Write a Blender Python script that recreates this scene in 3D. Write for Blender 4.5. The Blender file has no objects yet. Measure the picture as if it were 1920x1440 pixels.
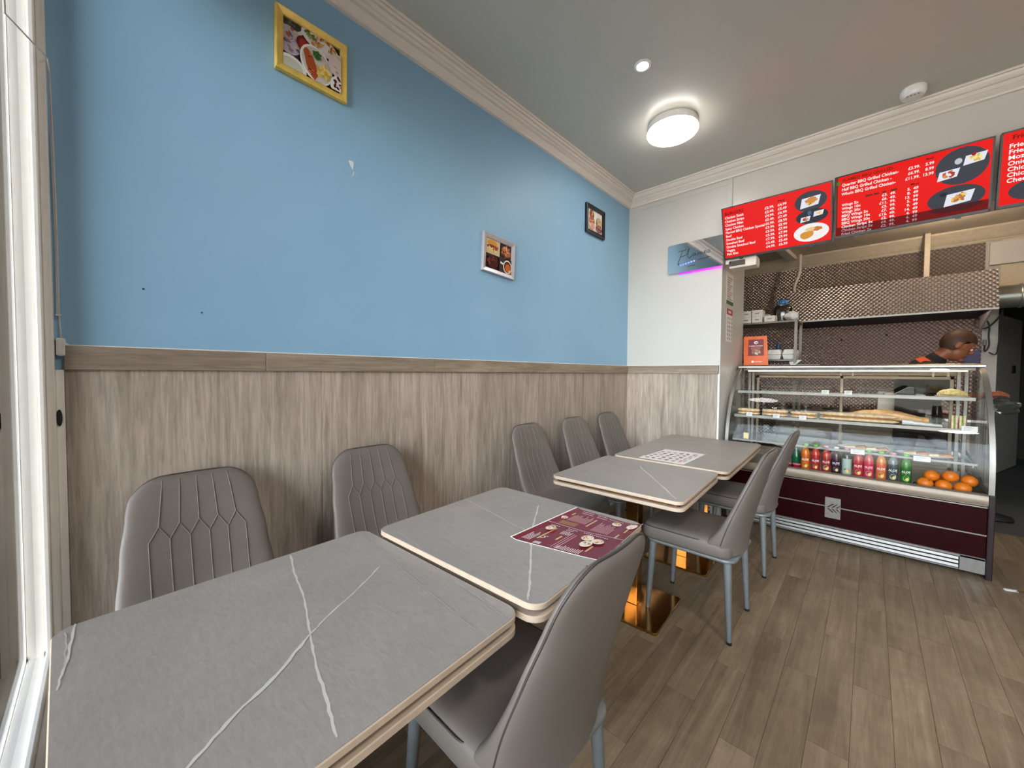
import bpy, math, random
from mathutils import Vector, Matrix
random.seed(7)
SC = bpy.context.scene
COL = SC.collection
PI = math.pi

# ------------------------------------------------------------------ camera, world, sun, exposure
cd = bpy.data.cameras.new('camera'); cam = bpy.data.objects.new('camera', cd); COL.objects.link(cam)
cd.sensor_width = 36.0; cd.lens = 13.437; cd.clip_start = 0.01
_R = Vector((0.7293485, 0.6841132, 0.0063170)); _U = Vector((-0.0251485, 0.0175819, 0.9995291)); _B = Vector((0.68368, -0.7291639, 0.0300277))
cam.matrix_world = Matrix(((_R.x, _U.x, _B.x, 1.89389), (_R.y, _U.y, _B.y, 0.0), (_R.z, _U.z, _B.z, 1.33115), (0, 0, 0, 1)))
SC.camera = cam
w = bpy.data.worlds.new('world'); SC.world = w; w.use_nodes = True
wn = w.node_tree; wb = wn.nodes['Background']
sky = wn.nodes.new('ShaderNodeTexSky'); sky.sky_type = 'NISHITA'; sky.sun_disc = False
sky.sun_elevation = math.radians(32); sky.sun_rotation = math.radians(95); sky.dust_density = 2.5; sky.air_density = 1.0
hs = wn.nodes.new('ShaderNodeHueSaturation'); hs.inputs['Saturation'].default_value = 0.45
wn.links.new(sky.outputs[0], hs.inputs['Color']); wn.links.new(hs.outputs[0], wb.inputs[0])
wb.inputs[1].default_value = 2.3
sd = bpy.data.lights.new('sun', 'SUN'); sd.energy = 9.0; sd.angle = math.radians(0.7); sd.color = (1, 0.93, 0.82)
sun = bpy.data.objects.new('sun', sd); COL.objects.link(sun)
sun.rotation_euler = Vector((-0.93, 0.010, -0.40)).to_track_quat('-Z', 'Y').to_euler()
pd = bpy.data.lights.new('window_portal', 'AREA'); pd.shape = 'RECTANGLE'; pd.size = 3.9; pd.size_y = 2.45
pd.cycles.is_portal = True
portal = bpy.data.objects.new('window_portal', pd); COL.objects.link(portal)
portal.location = (2.05, -0.19, 1.66); portal.rotation_euler = (PI/2, 0, 0)   # looks along +y
vs = SC.view_settings
vs.view_transform = 'Standard'; vs.look = 'None'; vs.gamma = 1.0; vs.use_curve_mapping = False; vs.exposure = 0.50
cy = SC.cycles
cy.use_denoising = True; cy.max_bounces = 10; cy.diffuse_bounces = 5; cy.glossy_bounces = 5; cy.transparent_max_bounces = 24
cy.transmission_bounces = 6; cy.sample_clamp_indirect = 6.0; cy.caustics_reflective = False; cy.caustics_refractive = False

# ------------------------------------------------------------------ helpers
def lin(c): return c/12.92 if c <= 0.04045 else ((c+0.055)/1.055)**2.4
def C(r, g, b): return (lin(r/255), lin(g/255), lin(b/255), 1.0)

def tag(o, label=None, cat=None, group=None, kind=None):
    if label: o['label'] = label
    if cat: o['category'] = cat
    if group: o['group'] = group
    if kind: o['kind'] = kind
    return o

def thing(name, label, cat, loc=(0, 0, 0), rz=0.0, group=None):
    o = bpy.data.objects.new(name, None); COL.objects.link(o); o.empty_display_size = 0.05
    o.location = loc; o.rotation_euler = (0, 0, rz)
    return tag(o, label, cat, group)

def wloc(o):
    v = Vector((0, 0, 0))
    while o is not None:
        v += o.location; o = o.parent
    return v

def copy_tree(o, parent=None):
    c = o.copy(); COL.objects.link(c); c.parent = parent
    for ch in list(o.children): copy_tree(ch, c)
    return c

class MB:
    def __init__(s): s.v = []; s.f = []; s.c = []; s.col = None
    def add(s, vs_, fs, col=None):
        n = len(s.v); s.v += [tuple(p) for p in vs_]
        for f in fs: s.f.append(tuple(i+n for i in f)); s.c.append(col)
        return s
    def box(s, x0, x1, y0, y1, z0, z1, col=None):
        return s.add([(x0,y0,z0),(x1,y0,z0),(x1,y1,z0),(x0,y1,z0),(x0,y0,z1),(x1,y0,z1),(x1,y1,z1),(x0,y1,z1)],
              [(0,3,2,1),(4,5,6,7),(0,1,5,4),(1,2,6,5),(2,3,7,6),(3,0,4,7)], col)
    def obox(s, c, ax, ay, az, col=None):      # oriented box: centre and three half axes
        c = Vector(c); ax = Vector(ax); ay = Vector(ay); az = Vector(az)
        P = [c+ax*i+ay*j+az*k for k in (-1,1) for (i,j) in ((-1,-1),(1,-1),(1,1),(-1,1))]
        return s.add(P, [(0,3,2,1),(4,5,6,7),(0,1,5,4),(1,2,6,5),(2,3,7,6),(3,0,4,7)], col)
    def loft(s, rings, cap=True, closed=True, col=None):
        n = len(rings[0]); V = [p for r in rings for p in r]; F = []
        for j in range(len(rings)-1):
            for i in range(n if closed else n-1):
                k = (i+1) % n
                F.append((j*n+i, j*n+k, (j+1)*n+k, (j+1)*n+i))
        if cap:
            F.append(tuple(range(n-1, -1, -1))); F.append(tuple(range((len(rings)-1)*n, len(rings)*n)))
        return s.add(V, F, col)
    def tube(s, pts, rad, n=8, col=None):
        pts = [Vector(p) for p in pts]; rings = []
        if not hasattr(rad, '__len__'): rad = [rad]*len(pts)
        ref = None
        for i, p in enumerate(pts):
            d = (pts[min(i+1, len(pts)-1)]-pts[max(i-1, 0)]).normalized()
            if ref is None:
                ref = Vector((0,0,1)) if abs(d.z) < 0.9 else Vector((1,0,0))
            a = (ref - d*ref.dot(d)).normalized(); b = d.cross(a); ref = a
            rings.append([p+(a*math.cos(2*PI*k/n)+b*math.sin(2*PI*k/n))*rad[i] for k in range(n)])
        return s.loft(rings, True, True, col)
    def lathe(s, prof, c=(0,0,0), n=20, col=None, axis='z'):
        rings = []
        for r, h in prof:
            ring = []
            for k in range(n):
                a = 2*PI*k/n; u, v_ = r*math.cos(a), r*math.sin(a)
                ring.append({'z': (c[0]+u, c[1]+v_, c[2]+h), 'x': (c[0]+h, c[1]+u, c[2]+v_), 'y': (c[0]+v_, c[1]+h, c[2]+u)}[axis])
            rings.append(ring)
        return s.loft(rings, True, True, col)
    def prism(s, poly, axis, a, b, col=None):
        def pt(p, t): return {'x': (t, p[0], p[1]), 'y': (p[0], t, p[1]), 'z': (p[0], p[1], t)}[axis]
        return s.loft([[pt(p, a) for p in poly], [pt(p, b) for p in poly]], True, True, col)
    def ball(s, c, r, nu=14, nv=9, sq=(1,1,1), col=None):
        rings = []
        for j in range(1, nv):
            t = PI*j/nv; rings.append([(c[0]+r*sq[0]*math.sin(t)*math.cos(2*PI*k/nu), c[1]+r*sq[1]*math.sin(t)*math.sin(2*PI*k/nu), c[2]-r*sq[2]*math.cos(t)) for k in range(nu)])
        return s.loft(rings, True, True, col)
    def build(s, name, mat, parent=None, world=False, smooth=False, bevel=0.0, loc=None, seg=2, angle=40):
        v = s.v
        if world and parent is not None:
            L = wloc(parent); v = [(p[0]-L.x, p[1]-L.y, p[2]-L.z) for p in v]
        me = bpy.data.meshes.new(name); me.from_pydata(v, [], s.f); me.update()
        if any(c is not None for c in s.c):
            at = me.color_attributes.new('Col', 'FLOAT_COLOR', 'CORNER'); i = 0; dat = []
            for f, c in zip(s.f, s.c):
                for _ in f: dat += list(c or (1,1,1,1))
            at.data.foreach_set('color', dat)
        fix_normals(me)
        if smooth:
            me.polygons.foreach_set('use_smooth', [True]*len(me.polygons))
            me.set_sharp_from_angle(angle=math.radians(angle))
        o = bpy.data.objects.new(name, me); COL.objects.link(o)
        if mat is not None: me.materials.append(mat)
        if loc is not None: o.location = loc
        if parent is not None: o.parent = parent
        if bevel > 0:
            m = o.modifiers.new('bevel', 'BEVEL'); m.width = bevel; m.segments = seg; m.limit_method = 'ANGLE'; m.angle_limit = math.radians(35)
        return o
import bmesh
def fix_normals(me):
    if me.get('flat'): return
    bm = bmesh.new(); bm.from_mesh(me); bmesh.ops.recalc_face_normals(bm, faces=bm.faces); bm.to_mesh(me); bm.free()

def rrect(x0, x1, y0, y1, r, n=6):
    out = []
    for cx, cy_, a0 in ((x1-r, y1-r, 0), (x0+r, y1-r, 90), (x0+r, y0+r, 180), (x1-r, y0+r, 270)):
        for k in range(n+1):
            a = math.radians(a0+90*k/n); out.append((cx+r*math.cos(a), cy_+r*math.sin(a)))
    return out
def struct(name, mb, mat, parent=None, **k):
    o = mb.build(name, mat, parent, **k)
    if parent is None: o['kind'] = 'structure'
    return o
def one(name, mb, mat, label, cat, group=None, origin=None, **k):   # a thing that is one mesh, origin at its base
    if origin is None:
        xs = [p[0] for p in mb.v]; ys = [p[1] for p in mb.v]; zs = [p[2] for p in mb.v]
        origin = ((min(xs)+max(xs))/2, (min(ys)+max(ys))/2, min(zs))
    mb.v = [(p[0]-origin[0], p[1]-origin[1], p[2]-origin[2]) for p in mb.v]
    o = mb.build(name, mat, None, loc=origin, **k)
    return tag(o, label, cat, group)

# ------------------------------------------------------------------ materials
class NT:
    def __init__(s, name):
        s.m = bpy.data.materials.new(name); s.m.use_nodes = True; s.t = s.m.node_tree; s.b = s.t.nodes['Principled BSDF']
        s.out = s.t.nodes['Material Output']
    def n(s, typ, **k):
        nd = s.t.nodes.new(typ)
        for a, v in k.items():
            if a in nd.inputs: nd.inputs[a].default_value = v
            else: setattr(nd, a, v)
        return nd
    def l(s, a, b): s.t.links.new(a, b); return s
    def coord(s, scale=(1,1,1), rot=(0,0,0), kind='Object'):
        tc = s.n('ShaderNodeTexCoord'); mp = s.n('ShaderNodeMapping'); mp.inputs['Scale'].default_value = scale; mp.inputs['Rotation'].default_value = rot
        s.l(tc.outputs[kind], mp.inputs['Vector']); return mp.outputs[0]
    def noise(s, vec, scale, detail=4, rough=0.55, dist=0.0):
        nd = s.n('ShaderNodeTexNoise'); nd.inputs['Scale'].default_value = scale; nd.inputs['Detail'].default_value = detail
        nd.inputs['Roughness'].default_value = rough; nd.inputs['Distortion'].default_value = dist
        s.l(vec, nd.inputs['Vector']); return nd.outputs['Fac']
    def ramp(s, fac, stops):
        r = s.n('ShaderNodeValToRGB'); e = r.color_ramp.elements
        while len(e) < len(stops): e.new(0.5)
        for el, (p, c) in zip(e, stops): el.position = p; el.color = c
        s.l(fac, r.inputs[0]); return r.outputs[0]
    def mix(s, fac, a, b, mode='MIX'):
        m = s.n('ShaderNodeMix', data_type='RGBA', blend_type=mode)
        for sock, v in ((m.inputs[0], fac), (m.inputs[6], a), (m.inputs[7], b)):
            if hasattr(v, 'links'): s.l(v, sock)
            else: sock.default_value = v
        return m.outputs[2]
    def bump(s, h, strength=0.1, dist=0.01):
        b = s.n('ShaderNodeBump'); b.inputs['Strength'].default_value = strength; b.inputs['Distance'].default_value = dist
        s.l(h, b.inputs['Height']); s.l(b.outputs[0], s.b.inputs['Normal'])
    def set(s, color=None, rough=0.5, metal=0.0, **k):
        if color is not None:
            if hasattr(color, 'links'): s.l(color, s.b.inputs['Base Color'])
            else: s.b.inputs['Base Color'].default_value = color
        s.b.inputs['Roughness'].default_value = rough; s.b.inputs['Metallic'].default_value = metal
        for a, v in k.items(): s.b.inputs[a.replace('_', ' ')].default_value = v
        return s.m

def plain(name, col, rough=0.5, metal=0.0, grain=0.04, scale=30, bump=0.0, **k):
    t = NT(name); f = t.noise(t.coord(), scale)
    d = tuple(max(0, x*(1-grain*2)) for x in col[:3])+(1,); u = tuple(min(1, x*(1+grain*2)) for x in col[:3])+(1,)
    c = t.ramp(f, [(0.3, d), (0.7, u)])
    if bump: t.bump(t.noise(t.coord(), scale*4), bump)
    return t.set(c, rough, metal, **k)
def emit(name, col, strength):
    t = NT(name); t.set((0.8,0.8,0.8,1), 0.4)
    t.b.inputs['Emission Color'].default_value = col; t.b.inputs['Emission Strength'].default_value = strength
    return t.m
def printed(name, rough=0.35, emission=0.0):
    t = NT(name); a = t.n('ShaderNodeVertexColor'); a.layer_name = 'Col'
    if emission:
        t.set((0.003,0.003,0.003,1), rough, Specular_IOR_Level=0.05); t.l(a.outputs[0], t.b.inputs['Emission Color']); t.b.inputs['Emission Strength'].default_value = emission
    else: t.set(a.outputs[0], rough)
    return t.m
def glass(name, tint=(1,1,1,1), rough=0.0, boost=1.0, ior=1.5):
    t = NT(name); t.t.nodes.remove(t.b)
    tr = t.n('ShaderNodeBsdfTransparent'); tr.inputs[0].default_value = tint
    gl = t.n('ShaderNodeBsdfGlossy'); gl.inputs['Roughness'].default_value = rough
    fr = t.n('ShaderNodeFresnel'); fr.inputs['IOR'].default_value = ior
    mu = t.n('ShaderNodeMath', operation='MULTIPLY', use_clamp=True); mu.inputs[1].default_value = boost
    t.l(fr.outputs[0], mu.inputs[0])
    mx = t.n('ShaderNodeMixShader'); t.l(mu.outputs[0], mx.inputs[0]); t.l(tr.outputs[0], mx.inputs[1]); t.l(gl.outputs[0], mx.inputs[2])
    t.l(mx.outputs[0], t.out.inputs[0]); return t.m

def wood(name, c0, c1, c2, axis, rough=0.55, fine=1.0, streak=0.8):
    t = NT(name)
    sc = {'z': (9, 9, 0.55), 'y': (9, 0.55, 9), 'x': (0.55, 9, 9)}[axis]
    rnd = t.n('ShaderNodeObjectInfo'); tc = t.n('ShaderNodeTexCoord')
    off = t.n('ShaderNodeVectorMath', operation='SCALE'); t.l(rnd.outputs['Random'], off.inputs['Scale']); off.inputs[0].default_value = (17.3, 9.1, 5.7)
    ad = t.n('ShaderNodeVectorMath', operation='ADD'); t.l(tc.outputs['Object'], ad.inputs[0]); t.l(off.outputs[0], ad.inputs[1])
    mp = t.n('ShaderNodeMapping'); mp.inputs['Scale'].default_value = tuple(x*fine for x in sc); t.l(ad.outputs[0], mp.inputs['Vector'])
    n1 = t.noise(mp.outputs[0], 1.3, 7, 0.65, 1.6); n2 = t.noise(mp.outputs[0], 8.0, 6, 0.75, 0.6); n3 = t.noise(ad.outputs[0], 1.6, 2)
    c = t.ramp(n1, [(0.28, c0), (0.5, c1), (0.74, c2)])
    s2 = t.ramp(n2, [(0.36, (0.62,0.60,0.58,1)), (0.60, (1.08,1.08,1.08,1))])
    c = t.mix(streak, c, s2, 'MULTIPLY')
    if streak < 0.6: c = t.mix(0.6, c, t.ramp(t.noise(ad.outputs[0], 9.0, 5, 0.65, 0.8), [(0.36, (0.80,0.78,0.76,1)), (0.66, (1.12,1.11,1.08,1))]), 'MULTIPLY')
    s3 = t.ramp(n3, [(0.35, (0.86,0.85,0.84,1)), (0.65, (1.08,1.08,1.08,1))]); c = t.mix(0.7, c, s3, 'MULTIPLY')
    rv = t.n('ShaderNodeMapRange'); rv.inputs[3].default_value = 0.88; rv.inputs[4].default_value = 1.08; t.l(rnd.outputs['Random'], rv.inputs[0])
    c = t.mix(1.0, c, rv.outputs[0], 'MULTIPLY')
    t.bump(n2, 0.12, 0.002)
    return t.set(c, rough)

def steel_cells(name):
    t = NT(name)
    v = t.coord((1,1,1), (0,0,0))
    sep = t.n('ShaderNodeSeparateXYZ'); t.l(v, sep.inputs[0])
    cmb = t.n('ShaderNodeCombineXYZ')
    a = t.n('ShaderNodeMath', operation='ADD'); b = t.n('ShaderNodeMath', operation='SUBTRACT')
    t.l(sep.outputs[0], a.inputs[0]); t.l(sep.outputs[2], a.inputs[1]); t.l(sep.outputs[0], b.inputs[0]); t.l(sep.outputs[2], b.inputs[1])
    t.l(a.outputs[0], cmb.inputs[0]); t.l(b.outputs[0], cmb.inputs[1])
    vo = t.n('ShaderNodeTexVoronoi'); vo.voronoi_dimensions = '2D'; vo.inputs['Scale'].default_value = 24; vo.inputs['Randomness'].default_value = 0.0
    t.l(cmb.outputs[0], vo.inputs['Vector'])
    t.bump(vo.outputs['Distance'], 1.0, 0.02)
    c = t.ramp(vo.outputs['Distance'], [(0.0, C(212,202,196)), (0.6, C(142,130,126))])
    return t.set(c, 0.34, 0.82)

M = {}
# blue painted plaster
t = NT('blue_paint'); f = t.noise(t.coord(), 1.3, 3); g = t.noise(t.coord(), 160, 3)
M['blue'] = t.set(t.ramp(f, [(0.3, C(136,177,206)), (0.7, C(143,184,212))]), 0.5); t.bump(g, 0.06, 0.002)
t = NT('white_paint'); f = t.noise(t.coord(), 1.1, 3); g = t.noise(t.coord(), 120, 3)
M['white'] = t.set(t.ramp(f, [(0.3, C(199,196,190)), (0.7, C(206,203,197))]), 0.42); t.bump(g, 0.06, 0.002)
t = NT('fascia_paint'); f = t.noise(t.coord(), 1.1, 3); g = t.noise(t.coord(), 120, 3)
M['fascia'] = t.set(t.ramp(f, [(0.3, C(206,199,190)), (0.7, C(213,206,197))]), 0.2); t.bump(g, 0.03, 0.002)
t = NT('ceiling_paint'); f = t.noise(t.coord(), 0.8, 3); g = t.noise(t.coord(), 90, 3)
M['ceiling'] = t.set(t.ramp(f, [(0.3, C(190,186,175)), (0.7, C(196,192,181))]), 0.32); t.bump(g, 0.05, 0.002)
M['cream'] = plain('cream_trim', C(230,219,207), 0.4, grain=0.008)
M['upvc'] = plain('window_white', C(245,240,232), 0.3, grain=0.01)
M['kceil'] = plain('kitchen_ceiling', C(205,190,168), 0.5)
M['dark'] = plain('unlit_plaster', C(38,33,30), 0.7)  # passage walls: the shade of the unlit interior is put into the colour
M['doorwhite'] = plain('door_white', C(176,172,165), 0.5)
M['panel'] = wood('panel_wood', C(148,134,121), C(178,164,150), C(198,185,172), 'z', 0.5)
M['dado'] = wood('dado_wood_y', C(122,108,92), C(150,134,116), C(170,155,138), 'y', 0.5)
M['dadox'] = wood('dado_wood_x', C(122,108,92), C(150,134,116), C(170,155,138), 'x', 0.5)
M['plank'] = wood('floor_wood', C(116,98,77), C(139,120,96), C(160,142,117), 'y', 0.45, 1.0, 0.42)
M['grout'] = plain('floor_joint', C(98,84,69), 0.7)
M['mat'] = plain('kitchen_vinyl', C(86,88,84), 0.6, grain=0.12, scale=140)
# marble laminate
t = NT('marble_top'); v = t.coord(); n1 = t.noise(v, 3.0, 5, 0.6, 0.5); n2 = t.noise(t.coord((4,14,4), (0,0,0.5)), 9, 6, 0.65, 0.8)
n3 = t.noise(t.coord((3,9,3), (0,0,0.6)), 26, 5, 0.7, 1.2)
c = t.ramp(n1, [(0.3, C(150,143,135)), (0.7, C(163,155,147))]); c = t.mix(0.8, c, t.ramp(n2, [(0.3, (0.80,0.81,0.81,1)), (0.72, (1.1,1.09,1.08,1))]), 'MULTIPLY'); c = t.mix(0.8, c, t.ramp(n3, [(0.62, (1,1,1,1)), (0.78, (1.22,1.2,1.18,1))]), 'MULTIPLY')
M['marble'] = t.set(c, 0.42); t.bump(n2, 0.05, 0.002)
M['edge'] = plain('slab_edge', C(196,175,152), 0.5)
M['vein'] = plain('marble_vein', C(214,208,202), 0.4, grain=0.08, scale=60)
M['brass'] = plain('brass', (0.54, 0.28, 0.085, 1), 0.12, 1.0, grain=0.03)
M['brassdark'] = plain('brass_band', (0.30, 0.15, 0.06, 1), 0.25, 1.0)
t = NT('grey_leather'); v = t.coord(); n1 = t.noise(v, 220, 4); n2 = t.noise(v, 4, 3)
M['leather'] = t.set(t.ramp(n2, [(0.3, C(104,96,89)), (0.7, C(113,105,98))]), 0.52); t.bump(n1, 0.10, 0.002)
M['seam'] = plain('leather_seam', C(107,99,92), 0.5)
M['piping'] = plain('leather_piping', C(62,56,52), 0.5)
M['leg'] = plain('grey_metal', C(122,127,127), 0.38, 0.25)
M['rubber'] = plain('black_rubber', C(22,21,20), 0.6)
M['maroon'] = plain('maroon_laminate', C(38,3,5), 0.35, grain=0.05, Specular_IOR_Level=0.08)
M['blackend'] = plain('dark_end_panel', C(34,18,20), 0.3)
t = NT('brushed_steel'); n2 = t.noise(t.coord((1,60,60)), 12, 3); M['steel'] = t.set(t.ramp(n2, [(0.3, C(176,168,160)), (0.7, C(200,192,184))]), 0.3, 1.0)
M['alu'] = plain('satin_aluminium', C(140,136,130), 0.4, 0.7)
M['bumper'] = plain('bumper_alu', C(146,131,113), 0.4, 0.25)
M['darksteel'] = plain('dull_steel', C(112,104,97), 0.45, 0.6)
M['duct'] = plain('duct_metal', C(150,150,145), 0.35, 0.8)
M['cells'] = steel_cells('patterned_steel')
M['black'] = plain('black_plastic', C(14,14,15), 0.32)
M['gap'] = plain('dark_gap', C(16,14,13), 0.8)
M['whiteplastic'] = plain('white_plastic', C(232,230,226), 0.35)
M['greyplastic'] = plain('grey_plastic', C(150,148,145), 0.45)
M['print'] = printed('printed_paper', 0.4)
M['gloss'] = printed('printed_gloss', 0.18)
M['screen'] = printed('lit_screen', 0.15, 0.72)
M['goldframe'] = plain('gold_frame', C(238,200,98), 0.34, 0.15, grain=0.06)
M['silverframe'] = plain('silver_frame', C(190,184,188), 0.35, 0.3)
M['blackframe'] = plain('black_frame', C(22,20,22), 0.35)
M['mirror'] = plain('mirror_face', (0.88,0.9,0.92,1), 0.015, 1.0, grain=0.0)
M['glasswin'] = glass('window_glass', (0.97,0.98,0.98,1), 0.0, 1.5)
M['glasscase'] = glass('case_glass', (0.97,0.98,0.97,1), 0.0, 0.55)
M['glassdoor'] = glass('case_door_glass', (0.86,0.85,0.84,1), 0.02, 1.0)
M['glassshelf'] = glass('shelf_glass', (0.90,0.94,0.90,1), 0.0, 0.6)
M['cord'] = plain('white_cord', C(214,204,196), 0.6)
M['paper'] = plain('white_paper', C(236,233,228), 0.6)
M['orange_sign'] = plain('orange_card', C(232,104,38), 0.4)
M['bread'] = plain('bread_crust', C(230,200,160), 0.6, grain=0.15, scale=45, bump=0.2)
M['wrap'] = plain('paper_wrap', C(228,178,120), 0.5, grain=0.1)
M['card'] = plain('kraft_paper', C(186,128,76), 0.6, grain=0.08)
M['orange'] = plain('orange_peel', C(232,122,22), 0.38, grain=0.06, scale=20, bump=0.25)
M['peelstem'] = plain('orange_stem', C(92,88,40), 0.6)
M['foam'] = plain('foam_box', C(236,232,224), 0.55)
M['boxwhite'] = plain('carton_white', C(224,212,204), 0.55)
M['boxdark'] = plain('carton_side', C(70,58,50), 0.6)
M['bluecap'] = plain('blue_cap', C(58,126,190), 0.35)
M['clear'] = glass('clear_plastic', (0.86,0.89,0.93,1), 0.05, 1.6)
M['bagfilm'] = glass('thin_film', (0.80,0.84,0.80,1), 0.15, 2.2)
M['cable'] = plain('black_cable', C(24,20,18), 0.5)
M['skin'] = plain('skin', C(150,88,58), 0.5, grain=0.05, scale=20)
M['hair'] = plain('hair', C(74,44,26), 0.6, grain=0.2, scale=80)
M['shirt'] = plain('dark_shirt', C(30,25,26), 0.8)
M['collar'] = plain('orange_cloth', C(226,92,34), 0.7)
M['trousers'] = plain('dark_trousers', C(26,26,30), 0.8)
M['shoe'] = plain('black_shoe', C(18,17,17), 0.45)
M['plate'] = plain('white_plate', C(228,224,216), 0.3)
M['lettuce'] = plain('leaf_green', C(110,140,60), 0.6, grain=0.2)

# ------------------------------------------------------------------ flat print helper (posters, screens, labels)
_txt = {}
def text_geo(s_):
    if s_ in _txt: return _txt[s_]
    cu = bpy.data.curves.new('t', 'FONT'); cu.body = s_; cu.size = 1.0; cu.resolution_u = 2; cu.offset = 0.022
    ob = bpy.data.objects.new('t', cu); COL.objects.link(ob)
    dg = bpy.context.evaluated_depsgraph_get(); me = bpy.data.meshes.new_from_object(ob.evaluated_get(dg))
    V = [(v.co.x, v.co.y) for v in me.vertices]; F = [tuple(p.vertices) for p in me.polygons]
    bpy.data.objects.remove(ob); bpy.data.curves.remove(cu); bpy.data.meshes.remove(me)
    wd = max([p[0] for p in V], default=0); _txt[s_] = (V, F, wd); return _txt[s_]

class PR:
    """flat print: polygons in (u, v) on a plane, each layer a hair above the last"""
    def __init__(s, o, U, V, N, step=0.0002): s.o = Vector(o); s.U = Vector(U); s.V = Vector(V); s.N = Vector(N); s.k = 0; s.step = step; s.mb = MB()
    def P(s, u, v): return s.o+s.U*u+s.V*v+s.N*(s.k*s.step)
    def poly(s, pts, col, nl=True):
        if nl: s.k += 1
        s.mb.add([s.P(*p) for p in pts], [tuple(range(len(pts)))], col); return s
    def rect(s, u0, u1, v0, v1, col, nl=True): return s.poly([(u0,v0),(u1,v0),(u1,v1),(u0,v1)], col, nl)
    def ell(s, cu, cv, ru, rv, col, rot=0.0, n=22, nl=True):
        c_, s_ = math.cos(rot), math.sin(rot); pts = []
        for k in range(n):
            a = 2*PI*k/n; x, y = ru*math.cos(a), rv*math.sin(a); pts.append((cu+x*c_-y*s_, cv+x*s_+y*c_))
        return s.poly(pts, col, nl)
    def blob(s, cu, cv, ru, rv, col, seed=0, n=14, rot=0.0, jag=0.22, nl=True):
        rg = random.Random(seed); c_, s_ = math.cos(rot), math.sin(rot); pts = []
        for k in range(n):
            a = 2*PI*k/n; q = 1-jag+2*jag*rg.random(); x, y = ru*q*math.cos(a), rv*q*math.sin(a); pts.append((cu+x*c_-y*s_, cv+x*s_+y*c_))
        return s.poly(pts, col, nl)
    def scatter(s, cu, cv, ru, rv, cols, n, size, seed=0):
        rg = random.Random(seed); s.k += 1
        for i in range(n):
            a = rg.random()*2*PI; q = math.sqrt(rg.random())
            s.k += 1
            s.blob(cu+ru*q*math.cos(a), cv+rv*q*math.sin(a), size*(0.6+0.8*rg.random()), size*(0.3+0.5*rg.random()), cols[i % len(cols)], seed*31+i, 7, rg.random()*PI, 0.25, False)
        return s
    def line(s, pts, wd, col, nl=True):
        if nl: s.k += 1
        if not hasattr(wd, '__len__'): wd = [wd]*len(pts)
        L, R = [], []
        for i, p in enumerate(pts):
            a = pts[max(i-1, 0)]; b = pts[min(i+1, len(pts)-1)]; dx, dy = b[0]-a[0], b[1]-a[1]; q = math.hypot(dx, dy) or 1
            nx, ny = -dy/q*wd[i]/2, dx/q*wd[i]/2; L.append((p[0]+nx, p[1]+ny)); R.append((p[0]-nx, p[1]-ny))
        V = [s.P(*p) for p in L]+[s.P(*p) for p in R]; n = len(pts)
        s.mb.add(V, [(i, i+1, n+i+1, n+i) for i in range(n-1)], col); return s
    def text(s, st, u, v, size, col, align='l', sx=1.0, nl=False, shear=0.0):
        if nl: s.k += 1
        V, F, wd = text_geo(st); off = {'l': 0, 'r': -wd*size*sx, 'c': -wd*size*sx/2}[align]
        s.mb.add([s.P(u+off+(p[0]+shear*p[1])*size*sx, v+p[1]*size) for p in V], F, col); return s
    def build(s, name, mat, parent, world=True):
        o = s.mb.build(name, mat, parent, world=world); return o

WHT = C(245,243,240); BLK = C(16,14,14)

# ------------------------------------------------------------------ the setting
ZC = 3.1435; D = 3.807; YG = -0.158; ZK = 2.86; YK = 6.30; XR = 4.3
fl = struct('floor', MB().box(-0.12, XR+0.1, -0.3, 5.16, -0.06, -0.0035), M['grout'])
_pl = {}
pw, plen = 0.117, 0.78; yoff = [0.0, 0.35, 0.14, 0.56, 0.26, 0.66, 0.07, 0.45]; ip = 0
for i in range(int(XR/pw)+1):
    x0 = i*pw; y = -0.16-yoff[i % 8]
    while y < 5.16:
        a, b = max(y, -0.16), min(y+plen, 5.16); y += plen
        if b-a < 0.03: continue
        L = round(b-a, 3)
        if L not in _pl:
            q = MB(); q.box(0.0006, pw-0.0006, 0.0006, L-0.0006, -0.0035, 0.0)
            me = bpy.data.meshes.new('plank'); me.from_pydata(q.v, [], q.f); me.update(); me.materials.append(M['plank']); _pl[L] = me
        o = bpy.data.objects.new('plank', _pl[L]); COL.objects.link(o); o.parent = fl; o.location = (x0, a, 0)
struct('floor_kitchen', MB().box(0.2, XR+0.1, 5.16, 10.2, -0.06, 0.0), M['mat'])
struct('ground', MB().box(-8, 14, -14, -0.34, -0.25, -0.12), plain('pavement', C(150,146,140), 0.8, grain=0.1, scale=4))

wl = struct('wall_left', MB().box(-0.14, 0.0, -0.34, D+0.1, 0.0, ZC), M['blue'])
for a, b in ((-0.088, 0.70), (0.70, 1.68), (1.68, 2.66), (2.66, D)):
    MB().box(0.0, 0.008, a+0.0008, b-0.0008, 0.0, 1.333).build('wood_panel', M['panel'], wl, bevel=0.0008, seg=1)
for a, b in ((-0.088, 0.47), (0.47, 1.33), (1.33, D)):
    MB().box(0.0, 0.022, a+0.0006, b-0.0006, 1.3311, 1.4086).build('dado_rail', M['dado'], wl, bevel=0.002)
MB().box(0.0, 0.004, -0.08, D, 1.4086, 1.4125).build('sealant_line', M['upvc'], wl)
pc = PR((0.0006, 0.849, 2.326), (0,1,0), (0,0,1), (1,0,0))
pc.poly([(-0.012,0.035),(-0.006,0.043),(0.012,0.043),(0.014,0.03),(0.011,0.012),(0.009,-0.002),(0.001,0.012)], C(232,230,228))
pc.poly([(0.012,-0.004),(0.016,-0.002),(0.014,-0.02),(0.008,-0.032),(-0.001,-0.036),(0.007,-0.028)], C(232,230,228))
o = pc.build('paint_chip', M['print'], wl); o['label'] = 'white chip in the blue paint'
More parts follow.
